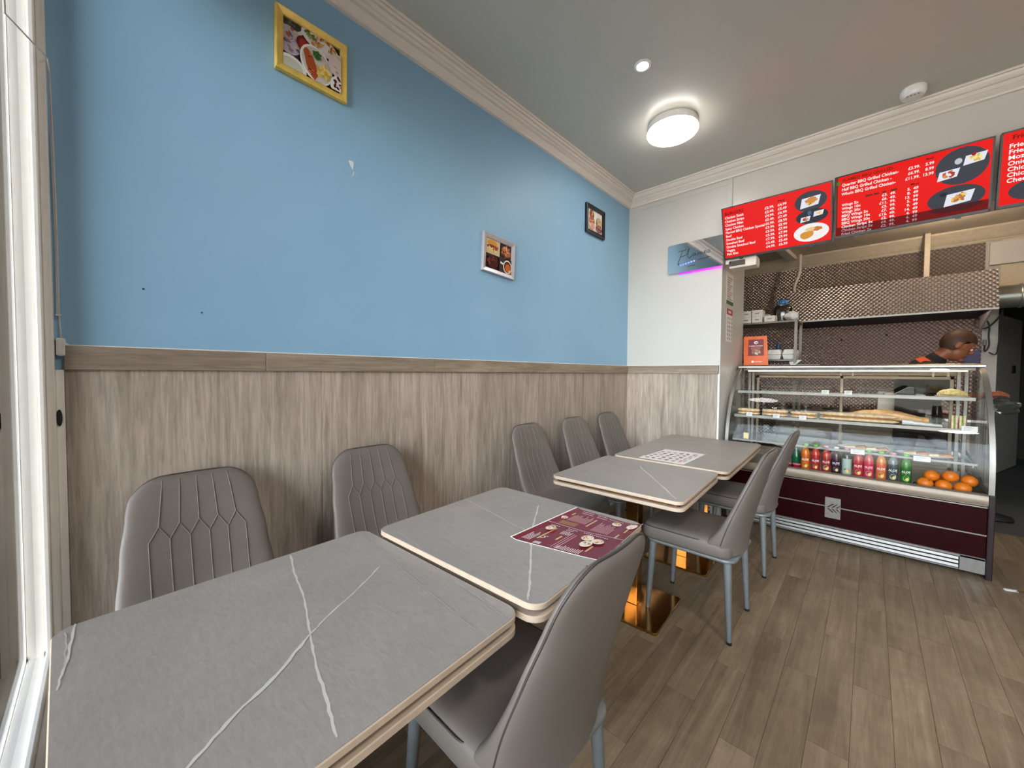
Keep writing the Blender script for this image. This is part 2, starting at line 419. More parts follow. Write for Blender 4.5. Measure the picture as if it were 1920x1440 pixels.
for y, z in ((0.262, 1.335+0.22), (0.10, 1.62)):
    MB().ball((0.001, y, z), 0.003, 8, 5).build('wall_speck', M['gap'], wl)

wb_ = struct('wall_back', MB().box(0.0, 0.9, D, 4.62, 0.0, ZC), M['white'])
for a, b in ((0.008, 0.45), (0.45, 0.885)):
    MB().box(a+0.0006, b-0.0006, D-0.008, D, 0.0, 1.333).build('wood_panel', M['panel'], wb_, bevel=0.0008, seg=1)
MB().box(0.022, 0.892, D-0.022, D, 1.3311, 1.4086).build('dado_rail', M['dadox'], wb_, bevel=0.002)
MB().box(0.885, 0.9, D-0.006, D, 0.0, 1.3311).build('corner_bead', M['upvc'], wb_)
MB().box(0.004, 0.885, D-0.004, D, 1.4086, 1.4125).build('sealant_line', M['upvc'], wb_)
wf = struct('wall_fascia', MB().box(0.9, XR, D, 4.05, 2.42, ZC), M['fascia'])
struct('trim_2', MB().box(0.93, 0.972, D-0.014, D, 2.30, 3.055), M['white'], bevel=0.002)
struct('trim_3', MB().box(0.10, 0.93, D-0.005, D, 3.005, 3.02), M['white'])
struct('wall_right', MB().box(XR, XR+0.12, -0.34, 10.2, 0.0, ZC), M['white'])
struct('ceiling', MB().box(-0.14, XR+0.12, -0.34, 4.05, ZC, ZC+0.12), M['ceiling'])
struct('ceiling_kitchen', MB().box(0.2, XR+0.12, 4.05, 10.2, ZK, ZK+0.1), M['kceil'])
# cornice round the dining room
cp = [(0,3.050),(0.022,3.050),(0.024,3.062),(0.052,3.084),(0.046,3.090),(0.054,3.101),(0.060,3.094),(0.067,3.104),(0.082,3.104),(0.092,3.112),(0.095,3.126),(0.104,3.117),(0.110,3.130),(0.106,3.134),(0.119,3.130),(0.124,3.136),(0.124,ZC-0.0005),(0,ZC-0.0005)]
struct('trim_1', MB().loft([[(d, -0.16, z) for d, z in cp], [(d, D-d, z) for d, z in cp], [(XR-d, D-d, z) for d, z in cp]]), M['cream'])
struct('baseboard_left', MB().box(0.008, 0.022, -0.08, D-0.01, 0.0, 0.09), M['upvc'], bevel=0.003)
# front wall round the shop window
fw = MB(); fw.box(-0.14, XR+0.12, -0.34, -0.17, 0.0, 0.40); fw.box(-0.14, XR+0.12, -0.34, -0.17, 2.90, ZC); fw.box(4.02, XR+0.12, -0.34, -0.17, 0.40, 2.90)
struct('wall_front', fw, M['white'])
jm = MB()
for a, b, dx in ((-0.172, -0.139, 0.046), (-0.139, -0.124, 0.060), (-0.124, -0.106, 0.040)): jm.box(0.0, dx, a, b, 0.40, 2.90)
for a, b, dz in ((-0.172, -0.139, 0.046), (-0.139, -0.124, 0.060), (-0.124, -0.106, 0.040)):
    jm.box(0.0, 4.06, a, b, 0.40, 0.40+dz); jm.box(0.0, 4.06, a, b, 2.90-dz, 2.90)
jm.box(4.0, 4.06, -0.172, -0.106, 0.40, 2.90)
w1 = struct('window_1', jm, M['upvc'], bevel=0.004)
MB().box(0.04, 4.0, YG-0.004, YG, 0.44, 2.86).build('pane', M['glasswin'], w1)
MB().box(0.0, 4.06, -0.17, -0.055, 0.36, 0.40).build('sill', M['upvc'], w1, bevel=0.004)
MB().box(0.0, 0.016, -0.106, -0.088, 0.40, 1.331).build('edge_strip', M['upvc'], w1, bevel=0.002)
lt = MB(); lt.lathe([(0.002,0),(0.008,0.001),(0.009,0.004),(0.004,0.006)], (0,0,0), 14, axis='x'); lt.v = [(p[0]+0.016, p[1]*0.75-0.1, p[2]*3.0+1.178) for p in lt.v]
o = lt.build('latch', M['black'], w1, smooth=True); o['label'] = 'black oval catch on the window edge strip'
struct('baseboard_front', MB().box(0.02, 4.2, -0.17, -0.155, 0.0, 0.09), M['upvc'])

# kitchen shell
kb = struct('wall_kitchen', MB().box(0.2, 2.84, YK, YK+0.12, 0.0, ZK), M['doorwhite'])
for i, (a, b) in enumerate(((0.24, 1.30), (1.30, 2.02), (2.02, 2.735))):
    MB().box(a+0.001, b-0.001, YK-0.006, YK, 0.0, 2.715).build('steel_sheet', M['cells'], kb)
for x, z in ((1.62, 1.76), (2.02, 1.80), (2.655, 1.79), (1.66, 2.66)):
    MB().lathe([(0.012,0),(0.010,-0.004),(0.004,-0.006)], (x, YK-0.006, z), 10, axis='y').build('rivet', M['gap'] if z < 2 else M['alu'], kb)
struct('wall_kitchen_left', MB().box(0.2, 0.3, 4.62, YK, 0.0, ZK), M['doorwhite'])
kc = [(0,2.725),(0.012,2.725),(0.02,2.74),(0.05,2.765),(0.056,2.775),(0.10,2.82),(0.108,2.83),(0.118,2.84),(0.12,ZK-0.0005),(0,ZK-0.0005)]
struct('trim_4', MB().loft([[(x, YK-d, z) for d, z in kc] for x in (0.3, XR)]), M['kceil'], smooth=True, angle=22)
bk = MB(); bk.box(2.84, XR, YK, YK+0.12, 2.08, ZK); struct('wall_bulkhead', bk, M['kceil'])
struct('trim_5', MB().box(2.76, XR, YK-0.03, YK, 2.47, 2.70), M['white'], bevel=0.003)
struct('trim_6', MB().box(2.84, XR, YK-0.02, YK, 2.02, 2.08), M['doorwhite'], bevel=0.003)
struct('wall_passage_end', MB().box(2.7, XR, 10.0, 10.1, 0.0, ZK), M['dark'])
struct('wall_passage_left', MB().box(2.72, 2.84, YK+0.12, 10.0, 0.0, ZK), M['dark'])
dr = MB(); dr.prism([(3.089,8.0),(3.496,9.2),(3.458,9.213),(3.051,8.013)], 'z', 0.01, 2.135)
d1 = struct('door_1', dr, M['doorwhite'], bevel=0.003)
dv = Vector((0.407, 1.2, 0)).normalized(); dn = Vector((dv.y, -dv.x, 0)); pc_ = Vector((3.089,8.0,1.42))+dv*0.85
MB().obox(pc_+dn*0.006, dv*0.09, Vector((0,0,0.055)), dn*0.006).build('lock_plate', M['black'], d1)
hc = Vector((3.089,8.0,0.93))+dv*1.12; MB().tube([hc+dn*0.0, hc+dn*0.06, hc+dn*0.06-dv*0.16], 0.012, 8).build('door_handle', M['steel'], d1, smooth=True)

# ------------------------------------------------------------------ tables
def table(label, cx, cy_, wx, wy, z, rz, veins, bases):
    t = thing('dining_table', label, 'table', (cx, cy_, 0), rz, 'marble effect dining tables along the blue wall')
    hx, hy = wx/2, wy/2
    def slab(z0, z1, inset, r):
        mb = MB(); b = 0.002
        mb.loft([[(x, y, zz) for x, y in rrect(-hx+i, hx-i, -hy+i, hy-i, r)] for zz, i in ((z0, inset+b), (z0+b, inset), (z1-b, inset), (z1, inset+b))], cap=True)
        return mb
    s = slab(z-0.017, z-0.0012, 0.0, 0.042).build('tabletop_edge', M['edge'], t, smooth=True, angle=28)
    mb = MB(); mb.loft([[(x, y, zz) for x, y in rrect(-hx+0.0022, hx-0.0022, -hy+0.0022, hy-0.0022, 0.04)] for zz in (z-0.0012, z)])
    top = mb.build('tabletop', M['marble'], t)
    pr = PR((0, 0, z), (1,0,0), (0,1,0), (0,0,1), 0.00025)
    c_, s_ = math.cos(-rz), math.sin(-rz)
    for pts, wd, col in veins:
        P = [((x-cx)*c_-(y-cy_)*s_, (x-cx)*s_+(y-cy_)*c_) for x, y in pts]
        Q = []; rg = random.Random(len(pts)*7+int(wd*1e5))
        for i in range(len(P)-1):
            for k in range(6):
                q = k/6; Q.append((P[i][0]*(1-q)+P[i+1][0]*q+rg.uniform(-1,1)*0.0013, P[i][1]*(1-q)+P[i+1][1]*q+rg.uniform(-1,1)*0.0013))
        Q.append(P[-1]); W = [wd*0.68*(0.55+0.75*rg.random()) for _ in Q]; W[0] = W[-1] = wd*0.35
        Q = [(max(-hx+0.003, min(hx-0.003, a)), max(-hy+0.003, min(hy-0.003, b))) for a, b in Q]
        pr.line(Q, W, col)
    if veins: pr.build('marble_veins', M['print'], top, world=False)
    slab(z-0.032, z-0.017, 0.020, 0.026).build('brass_band', M['brassdark'], t, smooth=True, angle=28)
    slab(z-0.049, z-0.032, 0.0, 0.042).build('lower_leaf', M['edge'], t, smooth=True, angle=28)
    for bx, by in bases:
        mb = MB(); mb.loft([[(x+bx, y+by, zz) for x, y in rrect(-0.208+i, 0.208-i, -0.208+i, 0.208-i, 0.02)] for zz, i in ((0.0,0.001),(0.010,0.0),(0.013,0.003))])
        mb.build('base_plate', M['brass'], t, smooth=True, angle=20)
        mb = MB(); mb.box(bx-0.036, bx+0.036, by-0.036, by+0.036, 0.013, z-0.055); mb.build('column', M['brass'], t, bevel=0.003)
        mb = MB(); mb.box(bx-0.15, bx+0.15, by-0.15, by+0.15, z-0.055, z-0.049); mb.build('top_plate', M['black'], t)
    return t
V1 = C(206,200,194); V2 = C(172,166,160); V3 = C(186,180,174)
table('grey marble top table nearest the window, bare, with a white vein crossing', 0.928, 0.300, 0.752, 0.748, 0.745, math.radians(2.9),
      [([(0.557,0.397),(0.69,0.367),(0.837,0.344),(0.936,0.32),(0.998,0.303),(1.089,0.281),(1.197,0.262),(1.284,0.245)], 0.0075, V1),
       ([(0.83,0.557),(0.914,0.435),(0.954,0.365),(0.998,0.303)], 0.006, V1), ([(0.998,0.303),(1.073,0.218),(1.118,0.142),(1.174,0.074),(1.25,-0.01)], 0.011, V1),
       ([(0.554,0.62),(0.727,0.612),(0.904,0.594),(1.142,0.574),(1.27,0.566)], 0.004, V2), ([(0.566,-0.056),(0.724,-0.062),(0.825,-0.070)], 0.007, V1), ([(0.60,-0.07),(0.66,-0.066),(0.76,-0.066)], 0.003, V3),
       ([(1.06,0.66),(1.16,0.655),(1.28,0.64)], 0.003, V2), ([(0.98,0.45),(1.08,0.47),(1.14,0.574)], 0.002, V2)], [(0.0, -0.02)])
table('grey marble top table with the red menu lying on it', 0.9475, 1.022, 0.719, 0.682, 0.765, math.radians(3.2),
      [([(0.60,1.09),(0.72,1.072),(0.82,1.057),(0.92,1.035),(0.999,1.029)], 0.006, V3), ([(0.876,1.256),(0.94,1.16),(0.995,1.079),(1.09,0.955),(1.179,0.847),(1.249,0.759),(1.286,0.712)], 0.009, V1),
       ([(0.62,0.66),(0.70,0.70),(0.82,0.69),(0.95,0.665)], 0.004, V2), ([(0.61,1.33),(0.75,1.31),(0.86,1.32)], 0.003, V2)], [(0.0, 0.0)])
table('grey marble top table in the middle with one diagonal white vein, bare', 0.919, 2.098, 0.716, 0.704, 0.75, math.radians(2.8),
      [([(0.849,2.299),(0.90,2.22),(0.966,2.147),(1.115,1.97),(1.252,1.8)], 0.010, V1), ([(0.60,2.176),(0.72,2.15),(0.867,2.116),(0.966,2.147)], 0.006, V3), ([(1.13,2.43),(1.20,2.36),(1.27,2.33)], 0.004, V2)], [(0.0, -0.02)])
table('longest grey marble top table in front of the glass food counter', 0.919, 3.062, 0.724, 1.208, 0.757, math.radians(2.2),
      [([(0.95,3.16),(1.05,2.93),(1.16,2.85),(1.27,2.84)], 0.005, V3), ([(1.0,2.50),(1.1,2.60),(1.2,2.74),(1.27,2.90)], 0.005, V3), ([(0.85,2.95),(0.98,3.1),(1.05,3.3)], 0.004, V2)], [(0.0, -0.20), (0.0, 0.36)])

# ------------------------------------------------------------------ chairs (local: seat faces +x, origin on the floor under the seat)
def chair_parts():
    t = thing('dining_chair', 'chair', 'chair', (0,0,0), 0, 'grey quilted leather dining chairs')
    zb, zt = 0.425, 0.955
    def base(tt):
        K = [(0,0.198),(0.12,0.214),(0.3,0.216),(0.55,0.204),(0.8,0.188),(1,0.172)]
        for (a, p), (b, q) in zip(K, K[1:]):
            if tt <= b:
                u = (tt-a)/(b-a); u = u*u*(3-2*u); return p+(q-p)*u
        return K[-1][1]
    def halfw(z):
        tt = (z-zb)/(zt-zb); b = base(tt); r = 0.085; dz = z-(zt-r)
        return b if dz <= 0 else b-r+math.sqrt(max(0, r*r-dz*dz))
    def mid(z): tt = (z-zb)/(zt-zb); return -0.185-0.152*tt**1.12
    def surf(y, z, side):
        tt = (z-zb)/(zt-zb); s = max(-1, min(1, y/max(halfw(z), 1e-4)))
        e = math.sqrt(max(0.0, 1-abs(s)**5)); top = max(0.0, (z-(zt-0.03))/0.03); e *= math.sqrt(max(0.0, 1-top*top))
        wrap = 0.050*s*s*(1-0.88*tt); th = 0.078-0.042*tt
        x = mid(z)+wrap
        if side > 0: return x+th*0.5*e+0.130*math.exp(-tt/0.13)*(0.6+0.4*e)
        return x-th*0.5*e-0.014*math.exp(-tt/0.15)
    nu, zs = 24, [zb+(zt-zb)*k/26 for k in range(22)]+[zt-0.078+0.078*math.sin(PI/2*k/9) for k in range(1, 10)]
    zs = sorted(set(round(z, 5) for z in zs)); rings = []
    for z in zs:
        h = halfw(z); ys = [h*math.sin(PI/2*(-1+2*i/nu)) for i in range(nu+1)]
        rings.append([(surf(y, z, 1), y, z) for y in ys]+[(surf(y, z, -1), y, z) for y in reversed(ys[1:-1])])
    MB().loft(rings).build('backrest', M['leather'], t, smooth=True, angle=75)
    br = t.children[0]
    # quilt seams on the front of the backrest
    mb = MB(); sp = 0.054
    def seam(pts):
        P = []
        for (y0, z0), (y1, z1) in zip(pts, pts[1:]):
            n = max(2, int(math.hypot(y1-y0, z1-z0)/0.03))
            P += [(y0+(y1-y0)*k/n, z0+(z1-z0)*k/n) for k in range(n)]
        P.append(pts[-1]); mb.tube([(surf(y, z, 1)+0.0005, y, z) for y, z in P], 0.0022, 5)
    zm, zl = 0.800, 0.755
    for i in range(-2, 3): seam([(i*sp*0.86, zt-0.012), (i*sp, zm)]); seam([(i*sp, zm), ((i-0.5)*sp, zl)]); seam([(i*sp, zm), ((i+0.5)*sp, zl)])
    for i in range(6): seam([((i-2.5)*sp, zl), ((i-2.5)*sp*0.98, 0.53)])
    mb.build('quilt_seams', M['seam'], br, smooth=True, angle=80)
    # piping along the rear rim
    pts = []
    zz = [z for z in zs if z > 0.47]
    for z in zz: pts.append((surf(-halfw(z), z, -1)-0.004, -halfw(z)*0.985, z))
    ytop = halfw(zt)
    for k in range(1, 8): y = -ytop+2*ytop*k/8; pts.append((surf(y, zt, -1)-0.004, y, zt+0.001))
    for z in reversed(zz): pts.append((surf(halfw(z), z, -1)-0.004, halfw(z)*0.985, z))
    MB().tube(pts, 0.0032, 6).build('piping', M['piping'], br, smooth=True, angle=80)
    mb = MB()
    mb.loft([[(x, y, z) for x, y in rrect(-0.205+i*0.3, 0.245-i, -0.214+i, 0.214-i, 0.06, 6)] for z, i in ((0.414,0.02),(0.42,0.006),(0.432,0.0),(0.468,0.0),(0.484,0.004),(0.496,0.014),(0.503,0.032),(0.507,0.07),(0.508,0.12))])
    seat = mb.build('seat', M['leather'], t, smooth=True, angle=75)
    P = [(x, y, 0.4865) for x, y in rrect(-0.10, 0.2425, -0.2115, 0.2115, 0.058, 6)]
    MB().tube([p for p in P if p[0] > -0.095], 0.0026, 6).build('seat_piping', M['piping'], seat, smooth=True, angle=80)
    mb = MB(); mb.loft([[(x, y, z) for x, y in rrect(-0.225+i, 0.225-i, -0.2+i, 0.2-i, 0.055, 6)] for z, i in ((0.398,0.003),(0.402,0.0),(0.412,0.0),(0.415,0.003))])
    mb.build('seat_frame', M['leg'], t, smooth=True, angle=60)
    for sx in (-1, 1):
        for sy in (-1, 1):
            mb = MB(); mb.tube([(sx*0.206, sy*0.186, 0.012), (sx*0.196, sy*0.178, 0.2), (sx*0.186, sy*0.168, 0.400)], [0.0115, 0.016, 0.0195], 14)
            lg = mb.build('leg', M['leg'], t, smooth=True, angle=60)
            MB().lathe([(0.0118,0.0),(0.0122,0.002),(0.0122,0.014)], (sx*0.2065, sy*0.1863, 0.0), 12).build('foot_cap', M['rubber'], lg, smooth=True)
    return t
ch0 = chair_parts()
chairs = [
 (0.405, 0.225, 0.0, 'grey quilted leather chair against the wall, nearest the window'),
 (0.405, 0.890, 0.0, 'grey quilted leather chair against the wall beside the menu table'),
 (0.405, 2.100, 0.03, 'grey quilted leather chair against the wall with its seat in view'),
 (0.405, 2.690, 0.0, 'grey quilted leather chair against the wall, middle of the far three'),
 (0.405, 3.250, 0.0, 'grey quilted leather chair against the wall nearest the room corner'),
 (1.172, 0.752, PI, 'large grey leather chair in the foreground seen from behind'),
 (1.213, 2.265, PI, 'grey leather chair facing the wall with all four legs on the open floor'),
 (1.213, 3.115, PI, 'grey leather chair facing the wall closest to the glass food counter')]
for i, (x, y, rz, lb) in enumerate(chairs):
    o = ch0 if i == 0 else copy_tree(ch0)
    o.location = (x, y, 0); o.rotation_euler = (0, 0, rz); o['label'] = lb

# ------------------------------------------------------------------ ceiling fittings
for lx, ly, lb_, GLOW in ((0.80, 2.85, 'round white lit ceiling lamp above the far tables', emit('lamp_glow', (1.0,0.965,0.92,1), 22.0)), (2.75, 0.95, 'added unseen ceiling lamp that brightens the room near the window', emit('added_fill_glow', (1.0,0.95,0.88,1), 62.0))):  # second lamp is an unseen addition that brightens the room
    t = thing('ceiling_lamp', lb_, 'lamp', (lx, ly, 3.07), 0, 'round ceiling lamps')
    MB().lathe([(0.15,0.0735),(0.165,0.0735),(0.172,0.05),(0.172,0.02)], (lx,ly,3.07), 40).build('lamp_base', M['whiteplastic'], t, world=True, smooth=True)
    MB().lathe([(0.172,0.02),(0.174,0.012),(0.168,0.003),(0.14,0.0),(0.07,-0.003),(0.01,-0.004)], (lx,ly,3.07), 40).build('diffuser', GLOW, t, world=True, smooth=True)
t = thing('downlight', 'small bright recessed ceiling spotlight', 'spotlight', (0.87, 2.198, 3.135))
MB().lathe([(0.048,0.008),(0.048,0.003),(0.044,0.0),(0.034,0.0),(0.032,0.008)], (0.87,2.198,3.135), 28).build('rim', M['whiteplastic'], t, world=True, smooth=True)
MB().lathe([(0.032,0.0075),(0.030,0.001),(0.015,-0.002),(0.004,-0.003)], (0.87,2.198,3.135), 24).build('lens', emit('spot_glow', (1.0,0.93,0.82,1), 60.0), t, world=True, smooth=True)
t = thing('smoke_detector', 'white round smoke detector on the ceiling', 'smoke detector', (2.046, 3.54, 3.09))
MB().lathe([(0.060,0.0535),(0.062,0.045),(0.062,0.022),(0.060,0.018)], (2.046,3.54,3.09), 30).build('base', M['whiteplastic'], t, world=True, smooth=True)
hd = MB().lathe([(0.060,0.018),(0.058,0.012),(0.050,0.002),(0.04,0.0),(0.005,0.0)], (2.046,3.54,3.09), 30).build('cover', M['whiteplastic'], t, world=True, smooth=True)
mb = MB()
for k in range(4): mb.box(2.046-0.03+k*0.016, 2.046-0.022+k*0.016, 3.50, 3.515, 3.0893, 3.0905)
mb.build('vent_slots', M['greyplastic'], hd, world=True)

# ------------------------------------------------------------------ framed pictures on the blue wall
def picture(label, cyy, czz, w_, h_, fwid, rot, mat, paint, dep=0.02):
    t = thing('picture_frame', label, 'picture', (0.0, cyy, czz), 0, 'framed food pictures on the blue wall')
    c_, s_ = math.cos(rot), math.sin(rot)
    def pt(x, u, v): return (x, u*c_-v*s_, u*s_+v*c_)
    def ring(x, i): return [pt(x, a*(w_/2-i), b*(h_/2-i)) for a, b in ((-1,-1),(1,-1),(1,1),(-1,1))]
    MB().loft([ring(0.001, 0), ring(dep, 0.0), ring(dep+0.002, 0.004), ring(dep-0.004, fwid*0.8), ring(dep-0.007, fwid), ring(0.006, fwid)], cap=False).build('frame', mat, t)
    pr = PR((0.0075, 0, 0), (0, c_, s_), (0, -s_, c_), (1,0,0), 0.00012)
    W, H = w_/2-fwid, h_/2-fwid
    paint(pr, W, H)
    for i, p in enumerate(pr.mb.v):       # trim the print to the opening
        u = p[1]*c_+p[2]*s_; v = -p[1]*s_+p[2]*c_; u = max(-W, min(W, u)); v = max(-H, min(H, v)); pr.mb.v[i] = pt(p[0], u, v)
    pr.build('print', M['gloss'], t, world=False)
def paint_gold(p, W, H):
    X = lambda a: (a-0.5)*2*W
    Y = lambda b: (0.5-b)*2*H
    p.rect(-W, W, -H, H, C(52,34,38))
    p.ell(X(0.14), Y(0.0), 0.06, 0.05, C(228,226,226)); p.ell(X(0.14), Y(0.0), 0.045, 0.038, C(58,60,52)); p.scatter(X(0.14), Y(0.0), 0.035, 0.03, [C(88,96,62), C(40,44,38), C(110,100,90)], 12, 0.008, 1)
    p.ell(X(0.1), Y(0.42), 0.055, 0.06, C(190,178,190)); p.scatter(X(0.12), Y(0.4), 0.045, 0.05, [C(150,120,130), C(210,190,160), C(170,90,60), C(120,96,110)], 22, 0.011, 2)
    p.ell(X(0.33), Y(0.34), 0.027, 0.03, C(120,26,26)); p.ell(X(0.33), Y(0.34), 0.016, 0.02, C(168,46,36))
    p.ell(X(0.64), Y(0.14), 0.085, 0.042, C(236,230,224), -0.25); p.scatter(X(0.64), Y(0.14), 0.07, 0.03, [C(214,150,70), C(228,176,96), C(176,104,44)], 34, 0.009, 3); p.scatter(X(0.44), Y(0.1), 0.02, 0.015, [C(116,150,60), C(80,120,40)], 8, 0.008, 4)
    p.ell(X(0.12), Y(0.98), 0.065, 0.05, C(230,228,220)); p.ell(X(0.12), Y(0.98), 0.05, 0.038, C(196,196,180))
    p.ell(X(0.56), Y(0.66), 0.068, 0.082, C(240,236,230), 0.4); p.ell(X(0.56), Y(0.66), 0.06, 0.074, C(206,198,186), 0.4)
    p.blob(X(0.46), Y(0.70), 0.022, 0.062, C(176,78,36), 5, 14, 0.35, 0.1); p.scatter(X(0.46), Y(0.7), 0.015, 0.05, [C(214,120,60), C(130,50,26)], 12, 0.007, 6)
    p.scatter(X(0.68), Y(0.76), 0.026, 0.04, [C(236,204,98), C(220,178,70), C(244,220,130)], 26, 0.011, 7); p.blob(X(0.56), Y(0.46), 0.018, 0.02, C(44,96,40), 8, 14, 0, 0.3); p.scatter(X(0.56), Y(0.46), 0.014, 0.016, [C(70,140,60), C(30,70,30)], 10, 0.006, 9)
    p.ell(X(0.97), Y(0.45), 0.05, 0.055, C(220,200,194)); p.scatter(X(0.97), Y(0.45), 0.035, 0.04, [C(196,150,140), C(230,210,190)], 12, 0.01, 10)
    p.ell(X(0.98), Y(0.9), 0.045, 0.05, C(238,234,230)); p.scatter(X(0.98), Y(0.9), 0.03, 0.035, [C(92,26,26), C(60,18,20), C(230,220,214)], 14, 0.009, 11)
def paint_silver(p, W, H):
    p.rect(-W, W, -H, H, C(40,28,26)); p.rect(-W, 0.01, 0.0, H, C(206,186,140))
    p.ell(-W*0.5, H*0.72, 0.045, 0.022, C(214,150,60)); p.ell(-W*0.5, H*0.45, 0.05, 0.018, C(120,52,30)); p.ell(-W*0.55, H*0.33, 0.045, 0.014, C(226,196,120)); p.scatter(-W*0.4, H*0.4, 0.05, 0.02, [C(176,70,40), C(236,214,180), C(130,60,34)], 14, 0.010, 21)
    p.blob(W*0.55, H*0.5, 0.045, 0.042, C(140,80,52), 22); p.scatter(W*0.55, H*0.52, 0.035, 0.034, [C(206,140,84), C(230,180,120), C(96,44,30), C(214,110,80)], 22, 0.011, 23)
    p.blob(-W*0.5, -H*0.5, 0.052, 0.042, C(70,26,20), 24); p.scatter(-W*0.5, -H*0.5, 0.045, 0.036, [C(110,44,30), C(52,18,16), C(140,66,44)], 20, 0.012, 25)
    p.rect(W*0.02, W, -H, -H*0.02, C(48,46,46)); p.line([(W*0.10, -H*0.36), (W*0.32, -H*0.42)], 0.012, C(238,234,230)); p.ell(W*0.68, -H*0.55, 0.043, 0.046, C(240,236,232)); p.ell(W*0.68, -H*0.55, 0.036, 0.039, C(96,44,22)); p.ell(W*0.70, -H*0.62, 0.026, 0.027, C(196,104,36)); p.blob(W*0.85, -H*0.85, 0.01, 0.012, C(226,190,120), 26)
def paint_black(p, W, H):
    p.rect(-W, W, -H, H, C(232,224,214))
    for cx, cz, rx, rz_, seed, c1 in ((-W*0.45, H*0.55, 0.038, 0.038, 31, C(150,96,62)), (-W*0.45, -H*0.05, 0.042, 0.036, 32, C(196,110,70)), (W*0.5, -H*0.0, 0.042, 0.042, 33, C(206,184,130))):
        p.ell(cx, cz, rx*1.1, rz_*1.1, C(96,80,70)); p.ell(cx, cz, rx, rz_, c1); p.scatter(cx, cz, rx*0.8, rz_*0.8, [C(214,140,80), C(170,90,50), C(120,66,44), C(236,190,130)], 16, 0.009, seed)
    p.blob(W*0.5, -H*0.62, 0.05, 0.034, C(130,72,66), 34); p.scatter(W*0.5, -H*0.6, 0.04, 0.03, [C(170,92,76), C(96,50,56), C(206,150,120)], 18, 0.010, 35)
    p.blob(-W*0.5, -H*0.62, 0.045, 0.026, C(226,170,150), 36); p.scatter(-W*0.5, -H*0.6, 0.04, 0.022, [C(206,120,96), C(236,214,200)], 12, 0.009, 37)
picture('gold framed picture of plates of food, high on the blue wall', 0.672, 2.757, 0.302, 0.268, 0.030, -0.01, M['goldframe'], paint_gold, 0.024)
picture('silver framed picture of burgers and a cup of coffee', 1.868, 2.127, 0.305, 0.258, 0.030, -0.05, M['silverframe'], paint_silver)
picture('black framed food picture near the room corner', 3.115, 2.722, 0.318, 0.258, 0.036, 0.0, M['blackframe'], paint_black, 0.022)

# ------------------------------------------------------------------ blind cord at the window
t = thing('blind_cord', 'thin white blind cord hanging beside the window frame', 'cord', (0.02, -0.10, 1.36))
cm = MB(); cm.tube([(0.40,-0.150,2.86),(0.375,-0.150,2.4),(0.35,-0.1495,2.19)], 0.0022, 6); cm.tube([(0.33,-0.150,2.86),(0.34,-0.150,2.4),(0.35,-0.1495,2.19),(0.20,-0.128,2.235),(0.05,-0.101,2.275),(0.035,-0.099,2.24)], 0.0022, 6)
cm.tube([(0.035,-0.099,2.24),(0.012,-0.1,2.0),(0.010,-0.098,1.7),(0.012,-0.099,1.50)], 0.0018, 6); cm.tube([(0.035,-0.099,2.24),(0.020,-0.096,2.0),(0.018,-0.094,1.7),(0.014,-0.095,1.52),(0.012,-0.092,1.42)], 0.0018, 6)
cm.build('cord', M['cord'], t, world=True, smooth=True)
MB().box(0.002, 0.024, -0.103, -0.083, 1.375, 1.432).build('tension_clip', M['whiteplastic'], t, world=True, bevel=0.005, seg=3)
MB().tube([(0.016,-0.084,1.412),(0.017,-0.074,1.409)], [0.006,0.002], 8).build('clip_hook', M['whiteplastic'], t, world=True, smooth=True)
MB().box(0.008, 0.020, -0.102, -0.090, 1.502, 1.506).build('cord_stop', M['whiteplastic'], t, world=True)

# ------------------------------------------------------------------ menus on the tables
def sheet(name, label, quad, z, thick, mat, paint, W, H, curl=0.0):
    """paper sheet lying on a table: quad corners in world xy, print drawn in (u 0..W, v 0..H)"""
    cx = sum(q[0] for q in quad)/4; cy_ = sum(q[1] for q in quad)/4
    t = thing(name, label, 'menu', (cx, cy_, z))
    a, b, c, d = [Vector((q[0]-cx, q[1]-cy_, 0)) for q in quad]
    def warp(u, v, h):
        p = a*(1-u)*(1-v)+b*u*(1-v)+c*u*v+d*(1-u)*v
        p.z = h+curl*(max(0, u-0.80)/0.20)**2*(0.2+0.8*v)+curl*0.5*(max(0, 0.08-u)/0.08)**2
        return p
    mb = MB(); n = 14; top, bot = [], []
    for j in range(n+1):
        for i in range(n+1): top.append(warp(i/n, j/n, thick)); bot.append(warp(i/n, j/n, 0.0003))
    N = len(top); F = []
    for j in range(n):
        for i in range(n):
            k = j*(n+1)+i; F.append((k, k+1, k+n+2, k+n+1)); F.append((N+k, N+k+n+1, N+k+n+2, N+k+1))
    for i in range(n):
        F += [(i, N+i, N+i+1, i+1), (n*(n+1)+i, n*(n+1)+i+1, N+n*(n+1)+i+1, N+n*(n+1)+i)]
        k = i*(n+1); F += [(k, k+n+1, N+k+n+1, N+k), (k+n, N+k+n, N+k+2*n+1, k+2*n+1)]
    mb.add(top+bot, F); sh = mb.build('sheet', mat, t)
    pr = PR((0,0,0), (1,0,0), (0,1,0), (0,0,1), 0.00012); paint(pr, W, H)
    pr.mb.v = [tuple(warp(p[0]/W, p[1]/H, thick+p[2])) for p in pr.mb.v]
    pr.build('print', M['gloss'], sh, world=False)
def grid_rect(p, u0, u1, v0, v1, col, n=10):
    p.k += 1
    for i in range(n):
        for j in range(n):
            p.rect(u0+(u1-u0)*i/n, u0+(u1-u0)*(i+1)/n, v0+(v1-v0)*j/n, v0+(v1-v0)*(j+1)/n, col, False)
